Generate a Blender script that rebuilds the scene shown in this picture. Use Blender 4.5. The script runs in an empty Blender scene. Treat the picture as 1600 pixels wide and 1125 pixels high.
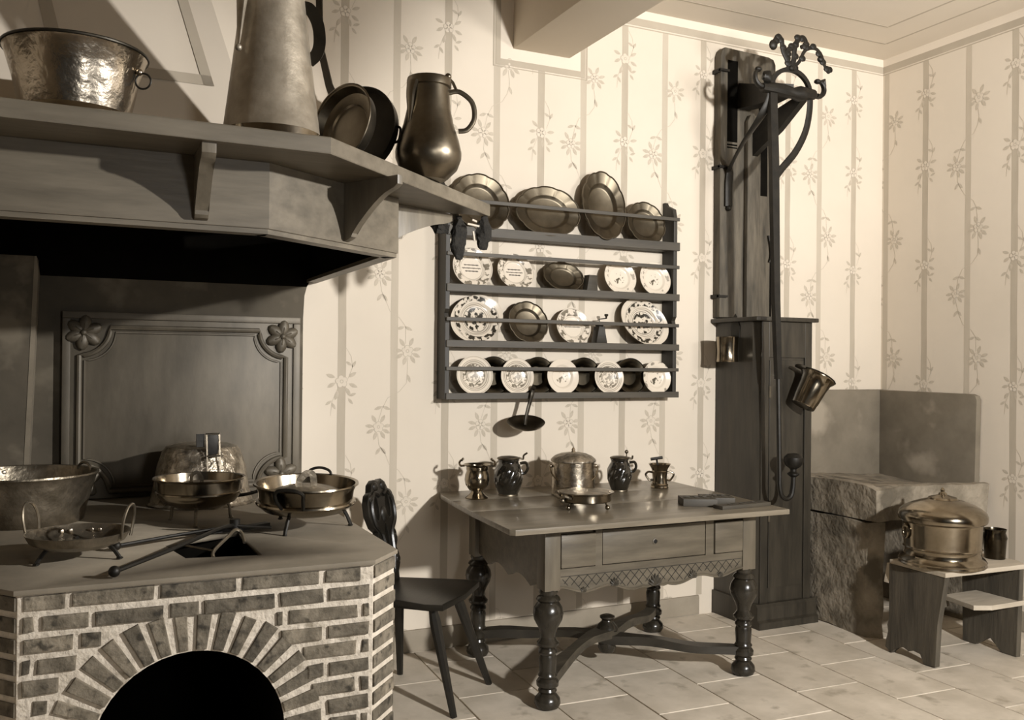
import bpy, bmesh, math, random
from mathutils import Vector, Matrix, noise
random.seed(7)
S = bpy.context.scene
COL = S.collection
PI = math.pi
sin, cos, rad = math.sin, math.cos, math.radians

# ------------------------------------------------------------------ camera, light, exposure
YAW, PITCH, ROLL, FPX = .4405, .0029, .0095, 1424.9
fw = Vector((sin(YAW)*cos(PITCH), cos(YAW)*cos(PITCH), sin(PITCH)))
r0 = Vector((cos(YAW), -sin(YAW), 0)); u0 = r0.cross(fw)
rr = r0*cos(ROLL)+u0*sin(ROLL); uu = -r0*sin(ROLL)+u0*cos(ROLL)
cd = bpy.data.cameras.new('camera'); cam = bpy.data.objects.new('camera', cd); COL.objects.link(cam)
m = Matrix((rr, uu, -fw)).transposed().to_4x4(); m.translation = Vector((-4.437, -4.1, 1.370))
cam.matrix_world = m
cd.sensor_width = 36; cd.lens = FPX*36/1600; cd.clip_start = .05
S.camera = cam

W = bpy.data.worlds.new('world'); S.world = W; W.use_nodes = True
W.node_tree.nodes['Background'].inputs[0].default_value = (1, .965, .91, 1)
W.node_tree.nodes['Background'].inputs[1].default_value = .02

def aim(o, tgt):
    d = Vector(tgt)-o.location; o.rotation_euler = d.to_track_quat('-Z', 'Y').to_euler()
def area(name, loc, tgt, size, power, spread=None, sy=None):
    l = bpy.data.lights.new(name, 'AREA'); l.energy = power; l.size = size
    if sy: l.shape = 'RECTANGLE'; l.size_y = sy
    l.color = (1, .975, .94)
    if spread: l.spread = rad(spread)
    o = bpy.data.objects.new(name, l); COL.objects.link(o); o.location = loc; aim(o, tgt); return o
def spot(name, loc, tgt, power, angle, blend, size):
    l = bpy.data.lights.new(name, 'SPOT'); l.energy = power; l.spot_size = rad(angle); l.spot_blend = blend
    l.shadow_soft_size = size; l.color = (1, .975, .94)
    o = bpy.data.objects.new(name, l); COL.objects.link(o); o.location = loc; aim(o, tgt); return o
spot('key_lamp', (-2.1, -5.4, 2.15), (-1.02, 0, .98), 715, 64, .35, .09)
spot('right_lamp', (-1.0, -4.0, 2.35), (-4.5, -1.8, 1.35), 520, 56, .7, .05)
area('room_fill', (-3.2, -5.7, 1.55), (-3.9, -.5, 1.3), .5, 2.6, spread=70)
spot('ceiling_fill', (-.9, -3.5, 2.2), (-1.3, -1.1, 3.25), 125, 95, .9, .3)  # added upward spot to brighten the ceiling; no such lamp in the room

S.view_settings.view_transform = 'Standard'; S.view_settings.look = 'None'
S.view_settings.gamma = 1; S.view_settings.use_curve_mapping = False
S.view_settings.exposure = 0.72

# ------------------------------------------------------------------ materials
def srgb(v): return tuple(((c/255)/12.92 if c <= 10 else ((c/255+.055)/1.055)**2.4) for c in v)
def sep(v, warm=1.0):
    """sepia of brightness v (0..255)"""
    t = v/255
    return tuple(.71*c for c in srgb((min(255, v*(1.11-.06*t)), v, v*(.80+.13*t))))
MATS = {}
def mat(name, a, b=None, rough=.6, metal=0., scale=6., stretch=(1, 1, 1), detail=5, bump=0., bscale=None, bdist=.004,
        lo=.35, hi=.65, rvar=0, randv=0., coat=0., spots=None, spec=.5):
    if name in MATS: return MATS[name]
    m = bpy.data.materials.new(name); m.use_nodes = True; nt = m.node_tree; N = nt.nodes; L = nt.links
    bs = N['Principled BSDF']; bs.inputs['Roughness'].default_value = rough; bs.inputs['Metallic'].default_value = metal
    bs.inputs['Specular IOR Level'].default_value = spec
    if coat: bs.inputs['Coat Weight'].default_value = coat; bs.inputs['Coat Roughness'].default_value = .12
    a3 = sep(a) if not isinstance(a, tuple) else a
    b3 = a3 if b is None else (sep(b) if not isinstance(b, tuple) else b)
    tc = N.new('ShaderNodeTexCoord'); mp = N.new('ShaderNodeMapping'); mp.inputs['Scale'].default_value = stretch
    L.new(tc.outputs['Object'], mp.inputs[0])
    vec = mp.outputs[0]
    if randv:
        oi = N.new('ShaderNodeObjectInfo'); vm = N.new('ShaderNodeVectorMath'); vm.operation = 'ADD'
        cb = N.new('ShaderNodeVectorMath'); cb.operation = 'SCALE'; cb.inputs[0].default_value = (17, 29, 13)
        L.new(oi.outputs['Random'], cb.inputs['Scale']); L.new(vec, vm.inputs[0]); L.new(cb.outputs[0], vm.inputs[1]); vec = vm.outputs[0]
    ns = N.new('ShaderNodeTexNoise'); ns.inputs['Scale'].default_value = scale; ns.inputs['Detail'].default_value = detail
    ns.inputs['Roughness'].default_value = .6
    L.new(vec, ns.inputs['Vector'])
    rp = N.new('ShaderNodeValToRGB'); e = rp.color_ramp.elements
    e[0].position = lo; e[0].color = (*a3, 1); e[1].position = hi; e[1].color = (*b3, 1)
    L.new(ns.outputs[0], rp.inputs[0]); out = rp.outputs[0]
    if spots:                                   # (scale, threshold, brightness)
        n2 = N.new('ShaderNodeTexNoise'); n2.inputs['Scale'].default_value = spots[0]; n2.inputs['Detail'].default_value = 4
        L.new(vec, n2.inputs['Vector'])
        r2 = N.new('ShaderNodeValToRGB'); r2.color_ramp.elements[0].position = spots[1]-.06; r2.color_ramp.elements[1].position = spots[1]+.06
        L.new(n2.outputs[0], r2.inputs[0])
        mx = N.new('ShaderNodeMix'); mx.data_type = 'RGBA'; L.new(r2.outputs[0], mx.inputs[0]); L.new(out, mx.inputs[6])
        mx.inputs[7].default_value = (*sep(spots[2]), 1); out = mx.outputs[2]
    if randv:
        hs = N.new('ShaderNodeHueSaturation'); mr = N.new('ShaderNodeMapRange')
        mr.inputs[3].default_value = 1-randv; mr.inputs[4].default_value = 1+randv
        L.new(oi.outputs['Random'], mr.inputs[0]); L.new(mr.outputs[0], hs.inputs['Value']); L.new(out, hs.inputs['Color']); out = hs.outputs[0]
    L.new(out, bs.inputs['Base Color'])
    if rvar:
        mr = N.new('ShaderNodeMapRange'); mr.inputs[3].default_value = max(.03, rough-rvar); mr.inputs[4].default_value = rough+rvar
        L.new(ns.outputs[0], mr.inputs[0]); L.new(mr.outputs[0], bs.inputs['Roughness'])
    if bump:
        nb = N.new('ShaderNodeTexNoise'); nb.inputs['Scale'].default_value = bscale or scale*2; nb.inputs['Detail'].default_value = 4
        L.new(vec, nb.inputs['Vector'])
        bp = N.new('ShaderNodeBump'); bp.inputs['Strength'].default_value = bump; bp.inputs['Distance'].default_value = bdist
        L.new(nb.outputs[0], bp.inputs['Height']); L.new(bp.outputs[0], bs.inputs['Normal'])
    MATS[name] = m; return m
wall_paint = mat('wall_paint', 228, 234, rough=.9, scale=1.5, bump=.15, bscale=30, bdist=.002)
ceil_paint = mat('ceiling_paint', 226, 232, rough=.9, scale=1.2, bump=.1, bscale=20, bdist=.002)
cream = mat('cream_paint', 238, 242, rough=.9, scale=2)
band = mat('band_paint', 186, 194, rough=.9, scale=5)
stripe_a = mat('stripe_dark_paint', 186, 197, rough=.9, scale=9, stretch=(1, 1, .3))
stripe_b = mat('stripe_light_paint', 197, 206, rough=.9, scale=9, stretch=(1, 1, .3))
leafp = mat('leaf_paint', 192, 209, rough=.9, scale=40)
petal_line = mat('petal_outline_paint', 190, 200, rough=.9, scale=40)
petal = mat('petal_paint', 222, 230, rough=.9)
vinep = mat('vine_paint', 198, 208, rough=.9)
basep = mat('baseboard_paint', 150, 162, rough=.8, scale=8)
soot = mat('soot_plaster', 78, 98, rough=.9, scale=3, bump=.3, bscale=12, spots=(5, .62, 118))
soot_lit = mat('lit_plaster_edge', 118, 140, rough=.9, scale=6)  # lighter tone paints the light caught by the pier edge
tile_m = mat('floor_tile', 202, 228, rough=.62, scale=5, bump=.15, bscale=18, bdist=.002, randv=.07, spots=(9, .66, 176))
grout = mat('floor_grout', 214, 226, rough=.9, scale=20)
brick_m = mat('brick', 92, 140, rough=.9, scale=16, bump=.8, bscale=60, bdist=.006, randv=.32, spots=(30, .62, 64))
mortar = mat('mortar', 212, 238, rough=.95, scale=25, bump=1, bscale=45, bdist=.008, spots=(14, .66, 165))
slab_m = mat('hearth_slab_stone', 128, 146, rough=.75, scale=6, bump=.15, bscale=40)
stone = mat('sandstone', 120, 165, rough=.9, scale=7, bump=.8, bscale=30, bdist=.012, spots=(5, .6, 100))
stone_smooth = mat('sink_slab_stone', 118, 138, rough=.85, scale=4, bump=.25, bscale=25, spots=(3.2, .62, 168))
black = mat('flat_black', 14, 20, rough=1, scale=8, spec=.05)  # plain black; inside the hood it stands in for shade
iron = mat('wrought_iron', 26, 40, rough=.5, metal=.4, scale=20, bump=.3, bscale=60, bdist=.002)
iron_l = mat('bright_iron', 120, 150, rough=.4, metal=.8, scale=20)
castiron = mat('fireback_iron', 84, 108, rough=.5, metal=.25, scale=7, stretch=(1, 1, .35), bump=.25, bscale=25, bdist=.003)
def wood(name, a, b, ax='x', rough=.45, coat=0, bump=.25):
    st = {'x': (1.2, 9, 9), 'y': (9, 1.2, 9), 'z': (9, 9, 1.2)}[ax]
    return mat(name, a, b, rough=rough, scale=2.6, stretch=st, detail=8, bump=bump, bscale=9, bdist=.002, lo=.3, hi=.7, coat=coat)
hoodw = wood('hood_wood', 92, 124, 'x'); hoodwz = wood('hood_wood_upright', 92, 122, 'z')
tablex = wood('table_wood', 78, 112, 'x', rough=.38); tabletopw = wood('table_top_wood', 104, 142, 'x', rough=.34, coat=.15); tablez = wood('table_wood_post', 84, 112, 'z', rough=.4)
darkz = wood('dark_turned_wood', 34, 52, 'z', rough=.24); darkx = wood('dark_wood', 34, 54, 'x', rough=.4)
blackw = wood('black_chair_wood', 20, 32, 'y', rough=.33)
rackx = wood('rack_wood', 56, 78, 'x', rough=.55); rackz = wood('rack_wood_upright', 36, 58, 'z', rough=.55)
casez = wood('pump_case_wood', 40, 66, 'z', rough=.4); oldz = wood('old_pump_wood', 52, 112, 'z', rough=.75, bump=.8)
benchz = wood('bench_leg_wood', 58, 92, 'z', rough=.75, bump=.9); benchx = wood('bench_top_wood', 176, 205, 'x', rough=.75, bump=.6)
blockw = wood('carved_block_wood', 52, 78, 'x', rough=.6)
carve_dark = mat('carved_line', 40, 50, rough=.8)
def metalm(name, a, b, rough, bump=.25, bscale=28, bdist=.003, rvar=.08, metal=1, scale=9, spots=None, stretch=(1, 1, 1)):
    return mat(name, a, b, rough=rough, metal=metal, scale=scale, bump=bump, bscale=bscale, bdist=bdist, rvar=rvar, spots=spots, stretch=stretch)
brass = metalm('polished_brass', 138, 172, .18, bump=.08)
hammered = metalm('hammered_copper', 185, 220, .25, bump=.6, bscale=34, bdist=.005)
embossed = metalm('embossed_brass', 120, 205, .34, metal=.8, bump=1, bscale=30, bdist=.012, scale=24)
copper = metalm('dull_copper', 110, 136, .34, bump=.12)
pewter = metalm('pewter', 98, 120, .42, bump=.12, bscale=16)
zinc = metalm('dull_zinc', 158, 190, .42, metal=.6, bump=.4, bscale=40, bdist=.003, scale=14)
tinlight = metalm('tinned_inside', 200, 225, .34, bump=.1)
oldpan = metalm('worn_copper_pan', 110, 165, .36, bump=.8, bscale=28, bdist=.006, metal=.85, scale=12)
darkpan = metalm('dark_pan_side', 44, 62, .4, bump=.2, metal=.7)
glaze = mat('dark_brown_glaze', 26, 40, rough=.13, scale=5, coat=.6, spec=.7)
white_glaze = mat('white_glaze', 232, 240, rough=.2, scale=4)
yarn = mat('dark_yarn', 24, 38, rough=.95, scale=30, bump=1, bscale=70, bdist=.01)
bonem = mat('light_clasp', 190, 215, rough=.5)
holem = mat('dark_hole', 14, 14, rough=.9)

def plate_mat(name, R, rings, noise_zones, dark=70, base=236, nscale=60, thr=.53, oval=1.):
    """glazed plate: painted rings and a noise-made pattern, placed by radius in the plate's own plane"""
    m = bpy.data.materials.new(name); m.use_nodes = True; nt = m.node_tree; N = nt.nodes; L = nt.links
    bs = N['Principled BSDF']; bs.inputs['Roughness'].default_value = .22
    tc = N.new('ShaderNodeTexCoord'); mp = N.new('ShaderNodeMapping'); mp.inputs['Scale'].default_value = (1/R, 0, 1/R/oval)
    L.new(tc.outputs['Object'], mp.inputs[0])
    ln = N.new('ShaderNodeVectorMath'); ln.operation = 'LENGTH'; L.new(mp.outputs[0], ln.inputs[0])
    def ramp(stops):
        rp = N.new('ShaderNodeValToRGB'); rp.color_ramp.interpolation = 'LINEAR'; el = rp.color_ramp.elements
        el[0].position = 0; el[0].color = (stops[0][1],)*3+(1,)
        el[1].position = 1; el[1].color = (stops[-1][1],)*3+(1,)
        for p, v in stops[1:-1]:
            e = el.new(p); e.color = (v, v, v, 1)
        L.new(ln.outputs['Value'], rp.inputs[0]); return rp.outputs[0]
    st = [(0, 0)]
    for c, w, v in rings: st += [(c-w/2-.008, 0), (c-w/2, v), (c+w/2, v), (c+w/2+.008, 0)]
    st.append((1, 0)); rg = ramp(st)
    st = [(0, noise_zones[0][2] if noise_zones[0][0] <= 0 else 0)]
    for a, b, v in noise_zones:
        if a > 0: st += [(a, 0), (a+.01, v)]
        if b < 1: st += [(b, v), (b+.01, 0)]
    st.append((1, 0)); zn = ramp(st)
    nz = N.new('ShaderNodeTexNoise'); nz.inputs['Scale'].default_value = nscale; nz.inputs['Detail'].default_value = 3
    L.new(tc.outputs['Object'], nz.inputs['Vector'])
    rt = N.new('ShaderNodeValToRGB'); rt.color_ramp.elements[0].position = thr-.02; rt.color_ramp.elements[1].position = thr+.03
    L.new(nz.outputs[0], rt.inputs[0])
    mu = N.new('ShaderNodeMath'); mu.operation = 'MULTIPLY'; L.new(rt.outputs[0], mu.inputs[0]); L.new(zn, mu.inputs[1])
    mxx = N.new('ShaderNodeMath'); mxx.operation = 'MAXIMUM'; L.new(mu.outputs[0], mxx.inputs[0]); L.new(rg, mxx.inputs[1])
    mx = N.new('ShaderNodeMix'); mx.data_type = 'RGBA'; L.new(mxx.outputs[0], mx.inputs[0])
    mx.inputs[6].default_value = (*sep(base), 1); mx.inputs[7].default_value = (*sep(dark), 1)
    L.new(mx.outputs[2], bs.inputs['Base Color']); return m

# ------------------------------------------------------------------ mesh helpers
class B:
    def __init__(s): s.bm = bmesh.new(); s.M = Matrix.Identity(4); s.mats = []; s.mi = 0
    def use(s, m):
        if m not in s.mats: s.mats.append(m)
        s.mi = s.mats.index(m); return s
    def _v(s, p): return s.bm.verts.new(s.M @ Vector(p))
    def _f(s, vs):
        try: f = s.bm.faces.new(vs); f.material_index = s.mi; return f
        except ValueError: return None
    def box(s, x0, x1, y0, y1, z0, z1, bv=0.):
        vs = [s._v((x, y, z)) for x in (x0, x1) for y in (y0, y1) for z in (z0, z1)]
        fs = [s._f([vs[i] for i in q]) for q in ((0, 1, 3, 2), (4, 6, 7, 5), (0, 4, 5, 1), (2, 3, 7, 6), (0, 2, 6, 4), (1, 5, 7, 3))]
        if bv:
            ed = set(e for f in fs for e in f.edges)
            bmesh.ops.bevel(s.bm, geom=list(ed), offset=bv, segments=2, affect='EDGES', profile=.6)
        return s
    def prism(s, pts, a0, a1, ax='y', bv=0.):
        """pts 2D polygon extruded along ax from a0 to a1. ax y: pts are (x,z); ax z: (x,y); ax x: (y,z)"""
        def P(p, a): return {'y': (p[0], a, p[1]), 'z': (p[0], p[1], a), 'x': (a, p[0], p[1])}[ax]
        lo = [s._v(P(p, a0)) for p in pts]; hi = [s._v(P(p, a1)) for p in pts]; n = len(pts)
        fs = [s._f(lo), s._f(hi[::-1])]+[s._f([lo[i], hi[i], hi[(i+1) % n], lo[(i+1) % n]]) for i in range(n)]
        if bv:
            ed = set(fs[0].edges) | set(fs[1].edges)
            bmesh.ops.bevel(s.bm, geom=list(ed), offset=bv, segments=2, affect='EDGES', profile=.6)
        return s
    def lathe(s, prof, seg=40, c=(0, 0, 0), rf=None, caps=True, a0=0, a1=2*PI):
        """prof list of (r,z)"""
        full = abs(a1-a0-2*PI) < 1e-6; n = seg if full else seg+1; rings = []
        for r, z in prof:
            if r < 1e-5: rings.append([s._v((c[0], c[1], c[2]+z))]*n); continue
            R = []
            for i in range(n):
                t = a0+(a1-a0)*i/seg; q = r*(rf(t, z) if rf else 1)
                R.append(s._v((c[0]+q*cos(t), c[1]+q*sin(t), c[2]+z)))
            rings.append(R)
        for a, b in zip(rings, rings[1:]):
            for i in range(seg):
                j = (i+1) % n; q = [a[i], a[j], b[j], b[i]]; u = []
                for v in q:
                    if v not in u: u.append(v)
                if len(u) > 2: s._f(u)
        if caps and full:
            for R in (rings[0], rings[-1]):
                if R[0] != R[1]: s._f(R)
        return s
    def tube(s, pts, r, seg=8, closed=False, flat=1., up=None, cap=True, taper=None):
        """round tube through pts; r number or list; flat scales the section's second axis"""
        P = [Vector(p) for p in pts]; n = len(P); rings = []; prev = None
        for i, p in enumerate(P):
            if closed: t = P[(i+1) % n]-P[i-1]
            else: t = P[min(i+1, n-1)]-P[max(i-1, 0)]
            t.normalize()
            if up is not None: a = Vector(up).cross(t)
            elif prev is None:
                a = t.orthogonal()
            else: a = prev-t*prev.dot(t)
            if a.length < 1e-6: a = t.orthogonal()
            a.normalize(); prev = a; b = t.cross(a)
            q = r[i] if isinstance(r, (list, tuple)) else r
            rings.append([s._v(p+a*q*cos(2*PI*k/seg)+b*q*flat*sin(2*PI*k/seg)) for k in range(seg)])
        m = n if closed else n-1
        for i in range(m):
            A, Bq = rings[i], rings[(i+1) % n]
            for k in range(seg): s._f([A[k], A[(k+1) % seg], Bq[(k+1) % seg], Bq[k]])
        if not closed and cap: s._f(rings[0][::-1]); s._f(rings[-1])
        return s
    def bar(s, pts, w, h, up=(0, 0, 1)):
        """rectangular bar along pts, w across, h along up"""
        P = [Vector(p) for p in pts]; n = len(P); rings = []
        for i, p in enumerate(P):
            t = (P[min(i+1, n-1)]-P[max(i-1, 0)]).normalized(); a = Vector(up).cross(t)
            if a.length < 1e-5: a = Vector((1, 0, 0)).cross(t)
            a.normalize(); b = t.cross(a)
            ww = w[i] if isinstance(w, (list, tuple)) else w; hh = h[i] if isinstance(h, (list, tuple)) else h
            rings.append([s._v(p+a*ww*x/2+b*hh*y/2) for x, y in ((-1, -1), (1, -1), (1, 1), (-1, 1))])
        for A, Q in zip(rings, rings[1:]):
            for k in range(4): s._f([A[k], A[(k+1) % 4], Q[(k+1) % 4], Q[k]])
        s._f(rings[0][::-1]); s._f(rings[-1]); return s
    def ball(s, c, r, sc=(1, 1, 1), u=16, v=10):
        o = s.M; s.M = o @ Matrix.Translation(c) @ Matrix.Diagonal((*sc, 1))
        s.lathe([(r*sin(PI*i/v), -r*cos(PI*i/v)) for i in range(v+1)], u); s.M = o; return s
    def noise(s, amp, sc, seed=0):
        for v in s.bm.verts:
            v.co += noise.noise_vector(v.co*sc+Vector((seed, seed*2, 0)))*amp
        return s
    def obj(s, name, material=None, parent=None, smooth=35, **k):
        me = bpy.data.meshes.new(name)
        bmesh.ops.recalc_face_normals(s.bm, faces=s.bm.faces)
        s.bm.to_mesh(me); s.bm.free()
        for m_ in ([material] if material else s.mats): me.materials.append(m_)
        if smooth:
            me.polygons.foreach_set('use_smooth', [True]*len(me.polygons)); me.set_sharp_from_angle(angle=rad(smooth))
        o = bpy.data.objects.new(name, me); COL.objects.link(o); o.parent = parent
        for kk, vv in k.items(): o[kk] = vv
        return o
def curve_b(pts, n=8):
    """Catmull-Rom through pts"""
    P = [Vector(p) for p in pts]; out = []
    for i in range(len(P)-1):
        p0 = P[max(i-1, 0)]; p1 = P[i]; p2 = P[i+1]; p3 = P[min(i+2, len(P)-1)]
        for k in range(n):
            t = k/n
            out.append(.5*((2*p1)+(p2-p0)*t+(2*p0-5*p1+4*p2-p3)*t*t+(3*p1-p0-3*p2+p3)*t**3))
    out.append(P[-1]); return out
def arc(c, r, a0, a1, n=12, ax='y', sc=1.):
    o = []
    for i in range(n+1):
        t = a0+(a1-a0)*i/n; x, y = r*cos(t), r*sin(t)*sc
        o.append({'y': (c[0]+x, c[1], c[2]+y), 'x': (c[0], c[1]+x, c[2]+y), 'z': (c[0]+x, c[1]+y, c[2])}[ax])
    return o
def thing(name, label, cat, loc=(0, 0, 0), rotz=0, group=None, rot=None):
    o = bpy.data.objects.new(name, None); COL.objects.link(o); o.location = loc; o.rotation_euler = rot or (0, 0, rotz)
    o.empty_display_size = .05
    o['label'] = label; o['category'] = cat
    if group: o['group'] = group
    return o
def tag(o, label, cat, group=None):
    o['label'] = label; o['category'] = cat
    if group: o['group'] = group
    return o
def boolean(o, cutter):
    md = o.modifiers.new('cut', 'BOOLEAN'); md.operation = 'DIFFERENCE'; md.object = cutter; md.solver = 'EXACT'
    dg = bpy.context.evaluated_depsgraph_get(); dg.update()
    me = bpy.data.meshes.new_from_object(o.evaluated_get(dg)); o.modifiers.clear(); o.data = me
    bpy.data.objects.remove(cutter)
def outline2d(splines, depth, name, material, parent, bevel=.0, cyclic=True):
    """flat board from closed 2D outlines (inner ones become holes), in the XZ plane"""
    c = bpy.data.curves.new(name, 'CURVE'); c.dimensions = '2D'; c.fill_mode = 'BOTH'; c.extrude = depth/2; c.bevel_depth = bevel; c.bevel_resolution = 1
    for sp in splines:
        q = c.splines.new('POLY'); q.points.add(len(sp)-1); q.use_cyclic_u = True
        for i, p in enumerate(sp): q.points[i].co = (p[0], p[1], 0, 1)
    t = bpy.data.objects.new('tmp', c); COL.objects.link(t)
    dg = bpy.context.evaluated_depsgraph_get(); dg.update()
    me = bpy.data.meshes.new_from_object(t.evaluated_get(dg)); bpy.data.objects.remove(t)
    me.transform(Matrix.Rotation(PI/2, 4, 'X')); me.name = name; me.materials.clear(); me.materials.append(material)
    o = bpy.data.objects.new(name, me); COL.objects.link(o); o.parent = parent
    me.polygons.foreach_set('use_smooth', [True]*len(me.polygons)); me.set_sharp_from_angle(angle=rad(35))
    return o
def struct(o): o['kind'] = 'structure'; return o

# ------------------------------------------------------------------ the room
wb = struct(B().box(-7.2, .12, 0, .12, -.1, 3.36).obj('wall_back', wall_paint))
wr = struct(B().box(0, .12, -6.2, 0, -.1, 3.36).obj('wall_right', wall_paint))
wl = struct(B().box(-7.32, -7.2, -6.2, .12, -.1, 3.36).obj('wall_left', wall_paint))
ce = struct(B().box(-7.2, 0, -6.2, 0, 3.25, 3.36).obj('ceiling', ceil_paint))
fl = struct(B().box(-7.2, 0, -6.2, 0, -.1, -.006).obj('floor', grout))
struct(B().box(-2.514, -2.194, -6.2, 0, 2.93, 3.25, .004).obj('trim_1', ceil_paint))
bb = B().prism([(0, 0), (-.012, 0), (-.012, .093), (-.008, .101), (0, .103)], -5.3, -1.36, 'x').obj('baseboard_back', basep); struct(bb)
struct(B().prism([(0, 0), (-.012, 0), (-.012, .093), (-.008, .101), (0, .103)], -.8, -.02, 'x').obj('baseboard_back', basep))
struct(B().prism([(0, 0), (-.012, 0), (-.012, .093), (-.008, .101), (0, .103)], -6.2, 0, 'y').obj('baseboard_right', basep))

# floor tiles, laid slightly askew in staggered rows
TH = -.0413; CT, ST = cos(TH), sin(TH)
U0, PU, PV = -.99, .336, .448
def clip(poly, f):
    out = []
    for i, p in enumerate(poly):
        q = poly[(i+1) % len(poly)]; a, b = f(p), f(q)
        if a <= 0: out.append(p)
        if (a < 0) != (b < 0) and a != b: t = a/(a-b); out.append((p[0]+(q[0]-p[0])*t, p[1]+(q[1]-p[1])*t))
    return out
g = .0035; full_mesh = None
for i in range(-13, 4):
    ua = U0+PU*i; off = -.78 if i % 2 == 0 else -.985
    if i % 2 == 0: off = -.772
    for k in range(-9, 3):
        va = off+PV*k
        if va < -4.4: continue
        q = [(ua+g, va+g), (ua+PU-g, va+g), (ua+PU-g, va+PV-g), (ua+g, va+PV-g)]
        w = [(u*CT-v*ST, u*ST+v*CT) for u, v in q]
        c = clip(w, lambda p: p[0]+.0145); c = clip(c, lambda p: p[1]+.0145) if c else c; c = clip(c, lambda p: -5.28-p[0]) if c else c
        if len(c) < 3: continue
        full = (len(c) == 4 and all(abs(a[0]-b[0])+abs(a[1]-b[1]) < 1e-6 for a, b in zip(sorted(c), sorted(w))))
        ox, oy = w[0]
        if full and full_mesh:
            o = bpy.data.objects.new('tile', full_mesh); COL.objects.link(o); o.parent = fl
        else:
            b_ = B(); b_.prism([(p[0]-ox, p[1]-oy) for p in c], -.012, 0, 'z', bv=.0015 if full else 0)
            o = b_.obj('tile', tile_m, fl, smooth=0)
            if full: full_mesh = o.data
        o.location = (ox, oy, random.uniform(-.0012, 0))

# painted decoration on the walls
STRIPE_BACK = [(-5.10, 1), (-4.86, 0), (-4.61, 1), (-4.36, 0), (-4.11, 1), (-3.86, 0), (-3.61, 1)]
STRIPE_BACK += [(x, k) for x, k in ((-3.364, 1), (-3.115, 0), (-2.858, 1), (-2.60, 0), (-2.355, 1), (-2.11, 0), (-1.861, 1), (-1.607, 0), (-1.354, 1),
                (-1.06, 0), (-.75, 1), (-.508, 0), (-.238, 1))]
STRIPE_RIGHT = [(-.03, 0), (-.316, 1), (-.601, 0), (-.882, 1), (-1.17, 0), (-1.45, 1), (-1.73, 0), (-2.0, 1)]
def wall_frame(side, a, z, e=.001):
    """location and rotation for something painted on a wall; local x runs to the right as seen"""
    return ((a, -e, z), 0) if side == 'back' else ((-e, a, z), -PI/2)
stripe_meshes = {}
def stripe(side, a, kind):
    key = kind
    if key not in stripe_meshes:
        b_ = B(); w = .019 if kind else .0175; n = 26; top = 3.157; bot = .104; L_, R_ = [], []
        for i in range(n+1):
            z = bot+(top-bot)*i/n
            L_.append((-w+random.uniform(-.0012, .0012), z)); R_.append((w+random.uniform(-.0012, .0012), z))
        for i in range(n): b_._f([b_._v((*p[:1], 0, p[1])) for p in (L_[i], R_[i], R_[i+1], L_[i+1])])
        o = b_.obj('painted_stripe', stripe_a if kind else stripe_b, smooth=0); stripe_meshes[key] = o.data
    else: o = bpy.data.objects.new('painted_stripe', stripe_meshes[key]); COL.objects.link(o)
    o.parent = wb if side == 'back' else wr; loc, rz = wall_frame(side, a, 0, .0006); o.location = loc; o.rotation_euler = (0, 0, rz)
def leaf_poly(b_, x, z, ang, ln, w, y=0):
    c, s_ = cos(ang), sin(ang); pts = []
    for t, k in ((0, 0), (.25, .75), (.5, 1), (.78, .7), (1, 0), (.78, -.7), (.5, -1), (.25, -.75)):
        px, pz = t*ln, k*w/2; pts.append(b_._v((x+px*c-pz*s_, y, z+px*s_+pz*c)))
    b_._f(pts)
def disc(b_, x, z, r, y, n=12): b_._f([b_._v((x+r*cos(2*PI*i/n), y, z+r*sin(2*PI*i/n))) for i in range(n)])
def line2(b_, pts, w, y=0):
    for p, q in zip(pts, pts[1:]):
        d = Vector((q[0]-p[0], q[1]-p[1])); n = Vector((-d.y, d.x)).normalized()*w/2
        b_._f([b_._v((p[0]+n.x, y, p[1]+n.y)), b_._v((q[0]+n.x, y, q[1]+n.y)), b_._v((q[0]-n.x, y, q[1]-n.y)), b_._v((p[0]-n.x, y, p[1]-n.y))])
def flower_mesh(kind):
    b_ = B(); b_.use(leafp)
    if kind == 'vine':
        for a_ in (60, 118, 5, 40 if 0 else -30, 172, 205, -62, -112): leaf_poly(b_, .019*cos(rad(a_)), .019*sin(rad(a_)), rad(a_), .036, .015)
    else:
        for x, z, a_ in ((-.022, .0, 200), (-.02, .018, 150), (.024, -.012, -35), (.026, .01, 20), (.012, -.024, -75), (-.018, -.03, 240)):
            leaf_poly(b_, x, z, rad(a_), .034, .014)
    b_.use(petal_line)
    for k in range(5): disc(b_, .0125*cos(2*PI*k/5+.3), .0125*sin(2*PI*k/5+.3), .0105, -.0004)
    b_.use(petal)
    for k in range(5): disc(b_, .0125*cos(2*PI*k/5+.3), .0125*sin(2*PI*k/5+.3), .0088, -.0006)
    b_.use(petal_line); disc(b_, 0, 0, .0068, -.0008); b_.use(petal); disc(b_, 0, 0, .0042, -.001)
    return b_
fm = {}
def flower(side, a, z, kind):
    if kind not in fm: o = flower_mesh(kind).obj('painted_flower', None, smooth=0); fm[kind] = o.data
    else: o = bpy.data.objects.new('painted_flower', fm[kind]); COL.objects.link(o)
    o.parent = wb if side == 'back' else wr; loc, rz = wall_frame(side, a, z, .0012)
    o.location = loc; o.rotation_euler = (0, random.uniform(-.25, .25), rz); o.scale = (random.uniform(1.15, 1.32),)*3
vb = {'back': B(), 'right': B()}
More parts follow.
